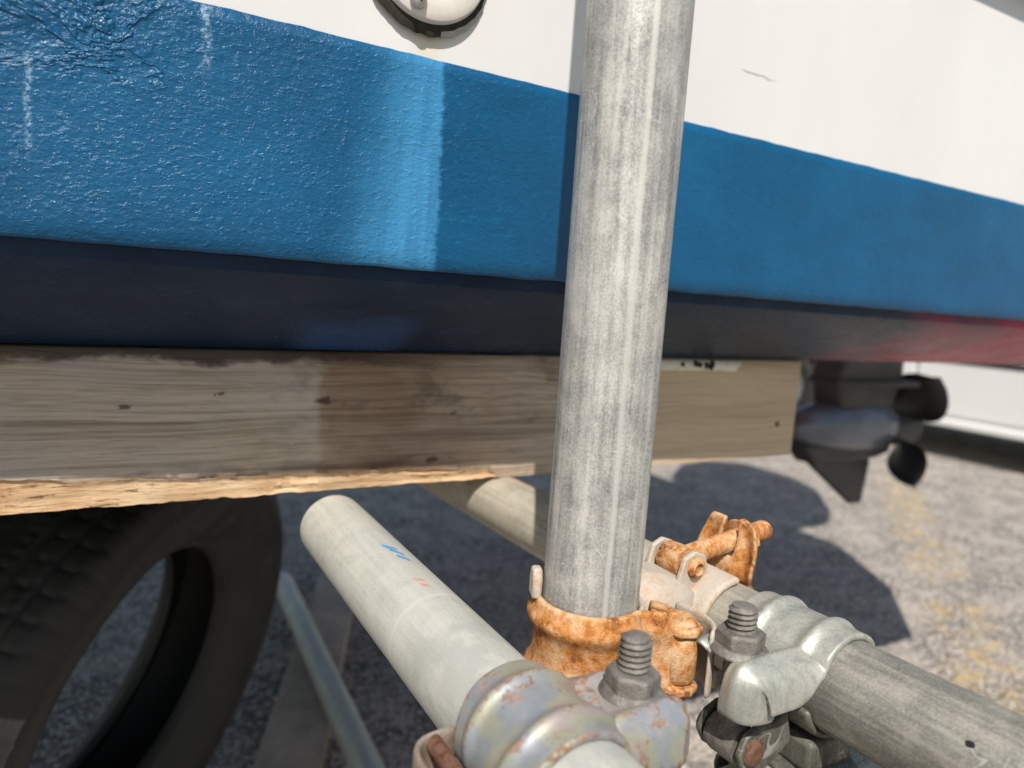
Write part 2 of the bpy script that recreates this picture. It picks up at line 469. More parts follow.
M['rust_dark'] = m_rust('brown_rust', (0.17, 0.12, 0.09), (0.14, 0.052, 0.026), (0.045, 0.018, 0.011), 0.47, 0.2, 5.0)
M['bolt'] = m_rust('bolt_steel', (0.27, 0.255, 0.23), (0.17, 0.155, 0.14), (0.07, 0.055, 0.045), 0.50, 0.6, 9.0)
M['brown_plate'] = m_rust('brown_stained_zinc', (0.30, 0.25, 0.21), (0.22, 0.14, 0.095), (0.09, 0.042, 0.025), 0.54, 0.3, 7.0)
M['dull_dark'] = m_galv('clamp_dull_dark_steel', (0.075, 0.075, 0.065), (0.13, 0.13, 0.11), (0.22, 0.21, 0.17), rust=0.15, metal=0.4, seed=21.0, gloss=0.5)  # darker steel for the lower parts of the zinc clamp
M['chromate'] = m_chromate()
M['zinc'] = m_galv('clamp_zinc', (0.25, 0.26, 0.24), (0.37, 0.375, 0.335), (0.50, 0.49, 0.42), rust=0.0, metal=0.45, seed=15.0, grime=0.3, gloss=0.42)
M['band'] = m_blue_band()
M['white'] = m_white_hull()
M['bottom'] = m_bottom()
M['wood'] = m_wood()
M['fresh'] = m_fresh_wood()
M['ground'] = m_ground()
M['rubber'] = m_rubber()
M['black'] = m_plain('black_rubber', (0.02, 0.02, 0.022), 0.6)
M['grime'] = m_plain('mildew_sealant', (0.035, 0.032, 0.02), 0.9, var=0.6, scale=200, bump=0.8, bdist=0.002)
M['seal'] = m_plain('grey_sealant', (0.33, 0.33, 0.30), 0.7, var=0.3, scale=160)
M['plastic'] = m_plain('cream_plastic', (0.68, 0.64, 0.58), 0.45, var=0.08, scale=60)
M['screw'] = m_plain('stainless_screw', (0.50, 0.47, 0.43), 0.35, 0.8, var=0.2, scale=300)
M['foam'] = m_plain('white_foam', (0.72, 0.68, 0.60), 0.9, var=0.2, scale=120, bump=0.5)
M['drive'] = m_plain('drive_grey_paint', (0.16, 0.175, 0.22), 0.25, 0.2, var=0.35, scale=12)
M['drive_blue'] = m_plain('drive_blue_paint', (0.012, 0.030, 0.10), 0.4, var=0.3, scale=12)
M['drive_dark'] = m_plain('drive_worn_paint', (0.05, 0.045, 0.045), 0.5, var=0.4, scale=18)
M['prop'] = m_plain('black_propeller', (0.012, 0.012, 0.014), 0.35, var=0.3, scale=18)
M['van'] = m_plain('van_white_paint', (0.78, 0.77, 0.75), 0.3, var=0.04, scale=3, bump=0.02)
M['glass'] = m_plain('tinted_glass', (0.02, 0.025, 0.028), 0.08, var=0.1, bump=0.0)
M['chassis'] = m_plain('black_chassis', (0.018, 0.018, 0.018), 0.8)
M['lamp'] = m_plain('amber_lens', (0.55, 0.20, 0.03), 0.2)
M['lens'] = m_plain('clear_lens', (0.6, 0.6, 0.6), 0.1)
M['steel'] = m_plain('wheel_steel', (0.42, 0.42, 0.42), 0.4, 0.7)
M['board'] = m_plain('grey_board', (0.46, 0.37, 0.29), 0.85, var=0.45, scale=9, bump=0.5, bdist=0.002)
M['ink_blue'] = m_plain('blue_marker', (0.06, 0.26, 0.52), 0.6, var=0.5, scale=500)
M['ink_red'] = m_plain('red_marker', (0.55, 0.27, 0.18), 0.7, var=0.4, scale=500)
M['pebble'] = m_plain('pebble', (0.46, 0.41, 0.365), 0.9, var=0.6, scale=24)


# ---------------------------------------------------------------- mesh helpers
def link(name, me, mat, parent=None, smooth=True, sharp=None):
    if smooth:
        for p in me.polygons:
            p.use_smooth = True
        if sharp:
            me.set_sharp_from_angle(angle=R(sharp))
    if mat is not None:
        for m_ in (mat if isinstance(mat, (list, tuple)) else [mat]):
            me.materials.append(m_)
    o = bpy.data.objects.new(name, me)
    col.objects.link(o)
    if parent is not None:
        o.parent = parent
    return o


def from_data(name, vs_, fs, mat, parent=None, smooth=True, sharp=None, M4=None, mats=None):
    me = bpy.data.meshes.new(name)
    if M4 is not None:
        vs_ = [M4 @ Vector(v) for v in vs_]
    me.from_pydata([tuple(v) for v in vs_], [], fs)
    bm = bmesh.new()
    bm.from_mesh(me)
    if mats:
        for f, i in zip(bm.faces, mats):
            f.material_index = i
    bmesh.ops.recalc_face_normals(bm, faces=bm.faces)
    bm.to_mesh(me)
    bm.free()
    return link(name, me, mat, parent, smooth, sharp)


def merge(*parts):
    V, F = [], []
    for v, f in parts:
        b = len(V)
        V += [tuple(p) for p in v]
        F += [tuple(i + b for i in q) for q in f]
    return V, F


def xf(part, M4):
    return [tuple(M4 @ Vector(v)) for v in part[0]], part[1]


def box(cx, cy, cz, sx, sy, sz):
    V = [(cx + i * sx / 2, cy + j * sy / 2, cz + k * sz / 2) for i in (-1, 1) for j in (-1, 1) for k in (-1, 1)]
    F = [(0, 1, 3, 2), (4, 6, 7, 5), (0, 4, 5, 1), (2, 3, 7, 6), (0, 2, 6, 4), (1, 5, 7, 3)]
    return V, F


def lathe(prof, n=32, closed=False):
    """prof: (r, z) list; open ends with r > 0 get capped unless closed loop"""
    V, F = [], []
    k = len(prof)
    for r, z in prof:
        for i in range(n):
            a = 2 * math.pi * i / n
            V.append((r * math.cos(a), r * math.sin(a), z))
    rng = k if closed else k - 1
    for j in range(rng):
        j2 = (j + 1) % k
        for i in range(n):
            i2 = (i + 1) % n
            F.append((j * n + i, j * n + i2, j2 * n + i2, j2 * n + i))
    if not closed:
        F.append(tuple(range(n - 1, -1, -1)))
        F.append(tuple((k - 1) * n + i for i in range(n)))
    return V, F


def prism(poly, h0, h1):
    n = len(poly)
    V = [(x, y, h0) for x, y in poly] + [(x, y, h1) for x, y in poly]
    F = [tuple(range(n - 1, -1, -1)), tuple(range(n, 2 * n))]
    F += [(i, (i + 1) % n, n + (i + 1) % n, n + i) for i in range(n)]
    return V, F


def bevel(o, w, seg=2, ang=35):
    md = o.modifiers.new('bevel', 'BEVEL')
    md.width = w
    md.segments = seg
    md.limit_method = 'ANGLE'
    md.angle_limit = R(ang)
    return o


def subsurf(o, lv=1):
    md = o.modifiers.new('subdivision', 'SUBSURF')
    md.levels = lv
    md.render_levels = lv
    return o


def frame(origin, u, v):
    u = Vector(u).normalized()
    v = Vector(v)
    v = (v - u * v.dot(u)).normalized()
    w = u.cross(v)
    m = Matrix((u, v, w)).transposed().to_4x4()
    m.translation = Vector(origin)
    return m


def tag(o, label, cat, group=None, kind=None):
    o['label'] = label
    o['category'] = cat
    if group:
        o['group'] = group
    if kind:
        o['kind'] = kind
    return o


def empty(name, loc):
    o = bpy.data.objects.new(name, None)
    o.empty_display_size = 0.05
    o.location = loc
    col.objects.link(o)
    return o


# ---------------------------------------------------------------- ground
def build_ground():
    xs = [-300, -60, -12, -4] + [-2 + 0.5 * i for i in range(17)] + [10, 30, 80, 300]
    ys = [-300, -60, -12, -4] + [-1.5 + 0.5 * i for i in range(15)] + [9, 20, 80, 300]
    V = [(x, y, 0.0) for x in xs for y in ys]
    n = len(ys)
    F = [(i * n + j, (i + 1) * n + j, (i + 1) * n + j + 1, i * n + j + 1) for i in range(len(xs) - 1) for j in range(n - 1)]
    o = from_data('ground', V, F, M['ground'], smooth=False)
    o['kind'] = 'structure'
    # loose chippings lying on the tarmac
    rnd = random.Random(5)
    V, F = [], []
    base_v = [(0, 0, 1), (0.9, 0, 0.2), (0.28, 0.85, 0.25), (-0.72, 0.53, 0.15), (-0.72, -0.53, 0.25), (0.28, -0.85, 0.15), (0.5, 0.3, -0.6), (-0.4, 0.4, -0.6), (-0.1, -0.6, -0.6)]
    base_f = [(0, 1, 2), (0, 2, 3), (0, 3, 4), (0, 4, 5), (0, 5, 1), (1, 6, 2), (2, 6, 7), (2, 7, 3), (3, 7, 4), (4, 7, 8), (4, 8, 5), (5, 8, 1), (1, 8, 6), (6, 8, 7)]
    for k in range(9000):
        x = rnd.uniform(-0.9, 3.6)
        y = rnd.uniform(0.5, 3.2)
        if mnoise.noise(Vector((x * 1.7, y * 1.7, 0))) < rnd.uniform(-0.6, 0.5):
            continue
        s = rnd.uniform(0.0022, 0.0058) * (1.0 if rnd.random() < 0.94 else 1.7)
        a = rnd.uniform(0, 6.28)
        b = len(V)
        sx, sy, sz = s * rnd.uniform(0.8, 1.4), s * rnd.uniform(0.7, 1.2), s * rnd.uniform(0.5, 0.8)
        for vx, vy, vz in base_v:
            px, py = vx * sx * rnd.uniform(.8, 1.2), vy * sy * rnd.uniform(.8, 1.2)
            V.append((x + px * math.cos(a) - py * math.sin(a), y + px * math.sin(a) + py * math.cos(a), 0.0005 + sz * 0.5 + vz * sz))
        F += [tuple(i + b for i in f) for f in base_f]
    o = from_data('gravel', V, F, M['pebble'], smooth=False)
    tag(o, 'loose grey stone chippings scattered over the tarmac', 'gravel', kind='stuff')


build_ground()

# ---------------------------------------------------------------- boat
YC = 1.1                                   # centreline
BOAT0 = Vector((0.0, YC, 0.75))


def near_y(x):
    y = 0.409 - 0.025 * x
    if x < -0.6:
        t = (-0.6 - x) / 2.6
        y += (YC - 0.03 - y) * t ** 2.2
    return y


def bulge(h):
    return 0.010 * math.sin(min(h, 0.44) / 0.44 * 1.5)


def sect(x):
    """near-side outline of the hull at station x, from the knuckle up"""
    y = near_y(x)
    yy = 0.409 - 0.025 * x
    lift = max(0.0, -0.6 - x) * 0.10
    zc = 0.8 + 0.0321 * yy + lift
    zt = 0.8 + 0.3333 * yy + lift
    return y, zc, zt, lift


def build_boat():
    root = empty('boat', BOAT0)
    tag(root, 'white boat hull with thick blue painted band resting on the timber beam', 'boat')
    T = Matrix.Translation(-BOAT0)
    xs = [-3.2 + 0.2 * i for i in range(13)] + [-0.6 + 0.05 * i for i in range(6)]
    fine = [-0.3 + 0.006 * i for i in range(int(1.752 / 0.006) + 1)]
    xs_f = xs[:-1] + fine

    def strip(stations, fn, mirror=True):
        V, F = [], []
        for side in ((1, -1) if mirror else (1,)):
            b = len(V)
            k = None
            for x in stations:
                pts = fn(x)
                k = len(pts)
                for y, z in pts:
                    V.append((x, y if side == 1 else 2 * YC - y, z))
            for i in range(len(stations) - 1):
                for j in range(k - 1):
                    a = b + i * k + j
                    F.append((a, a + 1, a + k + 1, a + k) if side == 1 else (a, a + k, a + k + 1, a + 1))
        return V, F

    xs_c = xs[:-1] + [-0.3 + 0.05 * i for i in range(36)]

    def top_pts(x):
        y, zc, zt, l = sect(x)
        zg = 1.60 + l
        pts = [(y + 0.0016, zc + 0.004)]
        for i in range(1, 13):
            t = i / 12
            z = zc + (zg - zc) * t
            pts.append((y + 0.0016 - bulge(z - zc), z))
        pts += [(y + 0.03, zg + 0.012), (y + 0.08, zg + 0.012), (YC, zg + 0.03)]
        return pts
    V, F = strip(xs_c, top_pts)
    # transom and stem closing
    xt = xs_c[-1]
    p = top_pts(xt)
    # counter stern: the sides run on aft as they rise, closed by a raked transom
    def rk(z):
        return xt + 0.38 * min(max(z - 0.80, 0.0), 0.36)
    ring0 = [(xt, y, z) for y, z in p] + [(xt, 2 * YC - y, z) for y, z in reversed(p[:-1])]
    ring = [(rk(z), y, z) for x_, y, z in ring0]
    b = len(V)
    V += ring0 + ring
    m_ = len(ring)
    F += [(b + i, b + i + 1, b + m_ + i + 1, b + m_ + i) for i in range(m_ - 1)]
    F.append(tuple(range(b + m_, b + 2 * m_)))
    from_data('topside', V, F, M['white'], root, sharp=40, M4=T)

    # the blue band: thick brushed paint, slightly proud, hand-cut upper edge, soft lower arris
    def band_pts(x):
        y, zc, zt, l = sect(x)
        zt += 0.0005 * mnoise.noise(Vector((x * 38, 0, 0))) + 0.0004 * mnoise.noise(Vector((x * 150, 3, 0))) + 0.0004 * mnoise.noise(Vector((x * 420, 3, 0)))
        zc += 0.0008 * mnoise.noise(Vector((x * 40, 9, 0)))
        pts = [(y + 0.006, zc - 0.0004), (y + 0.0016, zc - 0.0003), (y + 0.0002, zc + 0.0012)]
        for i in range(1, 20):
            t = i / 20
            z = zc + 0.003 + (zt - zc - 0.004) * t
            b = 0.0005 * mnoise.noise(Vector((x * 30, z * 45, 1)))
            if x < 0.14:
                w = max(0, 0.14 - x) * 4
                b += 0.0012 * min(1, w) * t * mnoise.noise(Vector((x * 90, z * 130, 5)))
            pts.append((y - b - 0.0005 - bulge(z - zc), z))
        e = 0.0005 + bulge(zt - zc)
        pts += [(y - e + 0.0002, zt - 0.0006), (y - e + 0.0014, zt), (y - e + 0.004, zt + 0.0002)]
        return pts
    V, F = strip(xs_f, band_pts)
    from_data('painted_band', V, F, M['band'], root, M4=T)

    def bot_pts(x):
        y, zc, zt, l = sect(x)
        k = max(y + 0.02, 0.516 + (y - (0.409 - 0.025 * x)))
        pts = [(y + 0.0050, zc + 0.0004), (y + 0.0088, zc - 0.0008), (y + 0.0095, zc - 0.0060), (y + 0.0100, zc - 0.0085), (y + 0.0140, zc - 0.0115)]
        z1 = 0.7525 + l
        for i in range(1, 9):
            t = i / 8
            pts.append((y + 0.0135 + (k - y - 0.0135) * t, zc - 0.0135 + (z1 - zc + 0.0135) * t - 0.001 * math.sin(t * 3.14)))
        pts += [(k + 0.004, z1 - 0.0005), (k + 0.05, z1 - 0.0008), (YC, z1 - 0.0012)]
        return pts
    V, F = strip(xs_c, bot_pts)
    p = bot_pts(xt)
    ring = [(xt, y, z) for y, z in p] + [(xt, 2 * YC - y, z) for y, z in reversed(p[:-1])]
    b = len(V)
    V += ring
    F.append(tuple(range(b, b + len(ring))))
    from_data('bottom', V, F, M['bottom'], root, sharp=35, M4=T)

    # rubber rub rail along the sheer
    def rail_pts(x):
        y, zc, zt, l = sect(x)
        y -= 0.0095
        zb = 1.117 + l
        return [(y + 0.004, zb), (y - 0.012, zb), (y - 0.020, zb + 0.008), (y - 0.022, zb + 0.025), (y - 0.018, zb + 0.042), (y - 0.008, zb + 0.05), (y + 0.004, zb + 0.05)]
    V, F = strip(xs_c, rail_pts)
    from_data('rub_rail', V, F, M['black'], root, M4=T)

    # drain fitting
    fx, fz = 0.1580, 0.9880
    fy = near_y(fx) - 0.004
    Fm = T @ frame((fx, fy, fz), (1, 0, 0), (0, 0.06, 1))           # local w points at -Y
    fl = lathe([(0.0135, 0.0), (0.0135, 0.0065), (0.0165, 0.0080), (0.0320, 0.0072), (0.0352, 0.0055), (0.0365, 0.0020), (0.0365, 0.0)], 72, closed=True)
    fit = from_data('drain_fitting', *fl, M['plastic'], root, M4=Fm, sharp=40)
    # grubby sealant bead round the flange
    V, F = [], []
    n = 140
    for i in range(n):
        a = 2 * math.pi * i / n
        low = max(0.0, -math.sin(a))
        out = 0.0022 + 0.0030 * low + 0.0010 * mnoise.noise(Vector((math.cos(a) * 9, math.sin(a) * 9, 0))) + 0.0006 * mnoise.noise(Vector((math.cos(a) * 40, math.sin(a) * 40, 0)))
        for r, h in ((0.0350, 0.0015), (0.0362, 0.0030), (0.0370 + out * 0.55, 0.0022), (0.0372 + out, 0.0002)):
            V.append((r * math.cos(a), r * math.sin(a), h - 0.0006))
    for i in range(n):
        for j in range(3):
            a, b = i * 4 + j, ((i + 1) % n) * 4 + j
            F.append((a, b, b + 1, a + 1))
    mi = []
    for i in range(n):
        a = 2 * math.pi * i / n
        g = mnoise.noise(Vector((math.cos(a) * 5, math.sin(a) * 5, 4)))
        for j in range(3):
            mi.append(0 if (j < 2 or (g > -0.10 and math.sin(a) < 0.2 and math.cos(a) < 0.35)) else 1)
    from_data('sealant', V, F, [M['grime'], M['seal']], fit, M4=Fm, mats=mi)
    for a in (R(253), R(13), R(133)):
        sx, sy = 0.0285 * math.cos(a), 0.0285 * math.sin(a)
        head = lathe([(0.0052, 0.0), (0.0052, 0.0012), (0.0043, 0.0026), (0.0024, 0.0033), (0.0008, 0.0035)], 24)
        S = Fm @ Matrix.Translation((sx, sy, 0.0072))
        s_ = from_data('screw', *head, M['screw'], fit, M4=S, sharp=50)
        cr = merge(box(0, 0, 0.0030, 0.0048, 0.0011, 0.0014), box(0, 0, 0.00302, 0.0011, 0.0048, 0.0014))
        # (two crossed bars of dirt packed in the recess)
        from_data('screw_slot', *cr, M['grime'], fit, M4=S @ Matrix.Rotation(0.5, 4, 'Z'), smooth=False)

    # stern drive on the transom
    def sd_mesh(name, part, mat, par, bev=0.0, sharp=40):
        o = from_data(name, *part, mat, par, M4=T, sharp=sharp)
        if bev:
            bevel(o, bev, 3)
        return o
    cy = 1.115
    Px = Matrix.Rotation(R(90), 4, 'Y')
    def up(poly, t):
        return xf(prism(poly, -t, t), Matrix.Translation((0, cy, 0)) @ Matrix.Rotation(R(90), 4, 'X'))
    GZ = 0.533
    drive = sd_mesh('outboard_motor', up([(1.60, 1.26), (1.80, 1.26), (1.79, 0.85), (1.80, 0.66), (1.77, 0.575), (1.56, 0.575), (1.535, 0.66), (1.58, 0.85)], 0.048), M['drive_dark'], root, 0.02)
    cowl = [(1.66, 1.02), (1.61, 1.16), (1.63, 1.62), (1.76, 1.90), (1.98, 1.95), (2.20, 1.84), (2.24, 1.58), (2.14, 1.20), (2.02, 1.02)]  # unseen; outline shaped so its shadow fills the ground astern
    sd_mesh('cowl', up(cowl, 0.20), M['drive_dark'], drive, 0.07)
    sd_mesh('mounting_bracket', up([(1.50, 0.98), (1.585, 1.02), (1.62, 1.02), (1.63, 0.84), (1.60, 0.78), (1.515, 0.86)], 0.10), M['drive_dark'], drive, 0.012)
    tor = lathe([(0.004, -0.265), (0.026, -0.25), (0.050, -0.215), (0.060, -0.15), (0.070, -0.07), (0.072, 0.01), (0.064, 0.07), (0.052, 0.10)], 40)
    sd_mesh('gearcase', xf(tor, Matrix.Translation((1.695, cy, GZ)) @ Px), M['drive'], drive)
    sd_mesh('cavitation_plate', xf(prism([(1.53, -0.04), (1.58, -0.075), (1.80, -0.09), (1.82, -0.04), (1.82, 0.04), (1.80, 0.09), (1.58, 0.075), (1.53, 0.04)], 0.0, 0.014), Matrix.Translation((0, cy, 0.640))), M['drive_dark'], drive, 0.004)
    sd_mesh('keel_fin', up([(1.455, 0.492), (1.80, 0.492), (1.80, 0.458), (1.74, 0.445), (1.50, 0.440)], 0.036), M['drive_dark'], drive, 0.012)
    sd_mesh('skeg', up([(1.50, 0.448), (1.745, 0.450), (1.755, 0.43), (1.740, 0.318), (1.700, 0.318)], 0.011), M['drive_dark'], drive, 0.006)
    hub = lathe([(0.046, 0.0), (0.050, 0.03), (0.047, 0.09), (0.050, 0.115), (0.040, 0.117), (0.012, 0.10)], 40)
    sd_mesh('propeller_hub', xf(hub, Matrix.Translation((1.797, cy, GZ - 0.012)) @ Px), M['drive_dark'], drive)
    for k in range(3):
        a0 = R(122 + 120 * k)
        V, F = [], []
        nu, nv = 12, 10
        for sgn in (1, -1):
            for i in range(nu + 1):
                t = i / nu
                r = 0.044 + 0.130 * t
                half = R(54) * math.sin(math.pi * min(1, 0.22 + 0.72 * t)) ** 0.7 if t < 1 else 0.02
                half = half * math.sqrt(max(0.0, 1 - max(0, (t - 0.35) / 0.65) ** 3)) + 0.01
                for j in range(nv + 1):
                    q = j / nv * 2 - 1
                    ang = a0 + half * q * 0.75
                    ax = 0.060 + 0.034 * q * (1 - 0.35 * t) * math.cos(half * 0.4)
                    th = sgn * 0.0035 * (1 - 0.7 * t) * (1 - q * q)
                    V.append((1.797 + ax + th, cy + r * math.cos(ang), GZ - 0.012 + r * math.sin(ang)))
        o_ = (nu + 1) * (nv + 1)
        for s in (0, 1):
            for i in range(nu):
                for j in range(nv):
                    a = s * o_ + i * (nv + 1) + j
                    F.append((a, a + 1, a + nv + 2, a + nv + 1))
        sd_mesh('propeller_blade', (V, F), M['prop'], drive, sharp=None)


build_boat()


# ---------------------------------------------------------------- timber beam
def build_beam():
    x0, x1, y0, y1, z0, z1 = -0.85, 0.669, 0.516, 0.621, 0.6445, 0.7508
    xs = [x0 + (x1 - x0) * i / 620 for i in range(621)]

    def tear(x):
        pts = [(-0.85, 0.022), (-0.06, 0.0215), (0.03, 0.016), (0.12, 0.0130), (0.20, 0.0115), (0.28, 0.0065), (0.292, 0.0), (0.7, 0.0)]
        for (a, b), (c, d) in zip(pts, pts[1:]):
            if x <= c:
                return b + (d - b) * (x - a) / (c - a)
        return 0
    V, F, MI = [], [], []
    rows = 17
    for x in xs:
        nz = mnoise.noise(Vector((x * 30, 0, 0))) * 0.0016 + mnoise.noise(Vector((x * 110, 2, 0))) * 0.0013 + mnoise.noise(Vector((x * 330, 2, 0))) * 0.0008
        t = tear(x)
        t2 = max(0.0, t + nz) if t > 0 else 0.0
        ring = []
        wear = 0.0012 + 0.0008 * mnoise.noise(Vector((x * 22, 4, 0)))
        topdip = 0.0 if x > 0.3 else max(0, mnoise.noise(Vector((x * 16, 7, 0)))) * 0.003
        ring.append((y1, z1))
        ring.append((y0 + wear, z1 - topdip * 0.3))
        ring.append((y0, z1 - wear - topdip))
        for j in range(1, 6):
            z = z1 + (z0 + t2 + 0.002 - z1) * j / 6
            ring.append((y0 + 0.0003 * mnoise.noise(Vector((x * 12, z * 150, 2))), z))
        ring.append((y0, z0 + t2 + 0.0015))
        for j in range(0, 5):               # torn lower edge, raw wood
            q = j / 4
            zz = z0 + t2 * (1 - q)
            step = 0.0018 * (1 if t2 > 0.002 else 0)
            rag = 0.0018 * mnoise.noise(Vector((x * 14, zz * 300, 11))) + 0.0007 * mnoise.noise(Vector((x * 60, zz * 700, 3)))
            ring.append((y0 + (step + q * t2 * 0.12 + rag if t2 > 0.002 else q * 0.001), zz + (0.0012 * mnoise.noise(Vector((x * 40, 8, 0))) + 0.0008 * mnoise.noise(Vector((x * 150, 9, 0))) if (j == 4 and t2 > 0.002) else 0)))
        ring.append((y0 + 0.012, z0))
        ring.append((y0 + 0.05, z0))
        ring.append((y1, z0))
        rows = len(ring)
        V += [(x, y, z) for y, z in ring]
    for i in range(len(xs) - 1):
        for j in range(rows):
            j2 = (j + 1) % rows
            a, b = i * rows + j, i * rows + j2
            F.append((a, b, b + rows, a + rows))
            MI.append(1 if (8 <= j <= 13 and tear((xs[i] + xs[i + 1]) / 2) > 0.001) else 0)
    F.append(tuple(range(rows)))
    MI.append(0)
    F.append(tuple((len(xs) - 1) * rows + j for j in range(rows)))
    MI.append(0)
    org = Vector((0.0, 0.5685, z0))
    o = from_data('timber_beam', V, F, [M['wood'], M['fresh']], M4=Matrix.Translation(-org), sharp=50, mats=MI)
    o.location = org
    tag(o, 'weathered square timber beam with split pale lower edge under the blue hull', 'beam')
    # rusty nail near the aft end of the beam, its head on the front face
    nl = lathe([(0.0009, -0.02), (0.0009, 0.0), (0.0026, 0.0004), (0.0026, 0.0014), (0.0015, 0.0018)], 12)
    from_data('nail', *nl, M['rust_dark'], o, M4=Matrix.Translation(-org) @ frame((0.640, 0.5158, 0.6805), (1, 0, 0), (0, 0, 1)))
    # split knot chips on the face
    # flaking white strip stuck on the front face just under the hull
    V, F = [], []
    n = 60
    for i in range(n + 1):
        t = i / n
        x = 0.452 + 0.118 * t
        h = 0.0110 + 0.002 * mnoise.noise(Vector((x * 60, 1, 0))) + 0.0012 * mnoise.noise(Vector((x * 190, 1, 0))) - (0.004 if t > 0.97 or t < 0.02 else 0)
        d = 0.0032 + 0.0012 * mnoise.noise(Vector((x * 80, 5, 0)))
        zt = 0.7500
        V += [(x, y0 + 0.001, zt), (x, y0 - d, zt - 0.0008), (x, y0 - d * 1.1, zt - h * 0.5), (x, y0 - d * 0.7, zt - h * 0.9), (x, y0 + 0.001, zt - h)]
    for i in range(n):
        for j in range(4):
            a = i * 5 + j
            F.append((a, a + 1, a + 6, a + 5))
    F += [tuple(range(5)), tuple(n * 5 + j for j in range(5))]
    so = Vector((0.51, y0, 0.745))
    s = from_data('foam_strip', V, F, M['foam'], M4=Matrix.Translation(-so))
    s.location = so
    tag(s, 'flaking white strip with black mould spots on top front edge of the timber beam', 'strip')
    rnd = random.Random(3)
    for cx, cz, r in ((0.489, 0.7460, 0.0024), (0.5065, 0.7462, 0.0036), (0.512, 0.7452, 0.0030), (0.5215, 0.7450, 0.0032), (0.5285, 0.7462, 0.0040), (0.5275, 0.7432, 0.0028), (0.519, 0.7468, 0.0022)):
        poly = [(r * rnd.uniform(0.6, 1.15) * math.cos(a), r * rnd.uniform(0.6, 1.15) * math.sin(a)) for a in [6.283 * k / 11 for k in range(11)]]
        sp = prism(poly, 0.0, 0.0022)
        from_data('mould_spot', *sp, M['grime'], s, M4=Matrix.Translation(-so) @ frame((cx, y0 - 0.0026, cz), (1, 0, 0), (0, 0, 1)), smooth=False)


build_beam()

# ---------------------------------------------------------------- scaffold tubes
RT = 0.0243


def tube(name, p0, p1, mat, label, r=RT, wall=0.0024, wob=0.00015, group='scaffold tubes of the boat cradle'):
    p0, p1 = Vector(p0), Vector(p1)
    L = (p1 - p0).length
    n, rings = 72, 40
    V, F = [], []
    loops = []
    for i in range(rings + 1):
        z = L * i / rings
        loops.append([(r + wob * mnoise.noise(Vector((math.cos(6.283 * k / n) * 2, math.sin(6.283 * k / n) * 2, z * 25))), z, k) for k in range(n)])
    loops.insert(0, [(r - 0.0009, -0.0004, k) for k in range(n)])
    loops.append([(r - 0.0009, L + 0.0004, k) for k in range(n)])
    loops.append([(r - wall, L - 0.0002, k) for k in range(n)])
    loops.append([(r - wall, 0.0002, k) for k in range(n)])
    for lp in loops:
        for rr, z, k in lp:
            a = 6.283185 * k / n
            V.append((rr * math.cos(a), rr * math.sin(a), z))
    m = len(loops)
    for i in range(m):
        i2 = (i + 1) % m
        for k in range(n):
            k2 = (k + 1) % n
            F.append((i * n + k, i * n + k2, i2 * n + k2, i2 * n + k))
    o = from_data(name, V, F, mat, sharp=60)
    z = (p1 - p0).normalized()
    xref = Vector((1, 0, 0)) if abs(z.x) < 0.9 else Vector((0, 1, 0))
    x = (xref - z * xref.dot(z)).normalized()
    y = z.cross(x)
    mm = Matrix((x, y, z)).transposed().to_4x4()
    mm.translation = p0
    o.matrix_world = mm
    tag(o, label, 'pipe', group)
    return o


PV = Vector((0.2132, 0.2738, 0))                       # the upright
post = tube('scaffold_pipe', (PV.x, PV.y, 0.596), (PV.x, PV.y, 1.75), M['post'], 'upright grey galvanised pipe standing in front of the blue hull', r=0.0246)
A0, A1 = Vector((0.1455, 0.506, 0.6195)), Vector((0.1495, -0.05, 0.6195))
pipe_a = tube('scaffold_pipe', A0, A1, M['rail_a'], 'pale level pipe with blue and red pen marks left of the upright')


def bx(y):
    return 0.3250 - 0.050 * y


B0, B1 = Vector((bx(0.86), 0.86, 0.6200)), Vector((bx(-0.25), -0.25, 0.6200))
pipe_b = tube('scaffold_pipe', B0, B1, M['rail_b'], 'stained level pipe with rust spots right of the upright')
UZ = 0.5485
pipe_x = tube('scaffold_pipe', (-0.45, 0.214, UZ), (0.46, 0.214, UZ), M['under'], 'dull cross pipe clamped beneath the two level pipes')
pipe_g = tube('scaffold_pipe', (0.3720, 1.72, 0.0575), (0.3330, 0.62, 0.0575), M['rail_a'], 'thin dull pipe lying on boards on the ground beside the tyre')


# legs that carry the cradle, out of the picture to either side
def leg(x, y, top, lab):
    return tube('scaffold_pipe', (x, y, 0.0), (x, y, top), M['under'], lab)


leg(-0.36, 0.268, 0.66, 'short leg pipe carrying the left end of the cross pipe')
leg(0.1495 - 0.055, -0.02, 0.66, 'short leg pipe carrying the near end of the pale level pipe')
leg(bx(-0.2) + 0.055, -0.20, 0.66, 'short leg pipe carrying the near end of the stained level pipe')


# pen marks on the pale pipe and the painted dot on the stained one: thin skins of ink wrapped on the tube
def ink(name, pipe, axis0, axis1, tris, mat, r=RT + 0.00012):
    """tris: list of polygons in (metres along from A0 end, angle deg) on the tube"""
    V, F = [], []
    for (s0, a0), (s1, a1), (s2, a2), (s3, a3) in tris:
        b = len(V)
        n = 12
        for i in range(n + 1):
            t = i / n
            for (sa, aa), (sb, ab) in (((s0, a0), (s3, a3)), ((s1, a1), (s2, a2))):
                jit = 0.0005 * mnoise.noise(Vector((t * 6, sa * 90, aa)))
                a = R(aa + (ab - aa) * t)
                V.append((r * math.cos(a), r * math.sin(a), sa + (sb - sa) * t + jit))
        F += [(b + 2 * i, b + 2 * i + 1, b + 2 * i + 3, b + 2 * i + 2) for i in range(n)]
    from_data(name, V, F, mat, pipe, smooth=True)


def along(y):
    return 0.506 - y


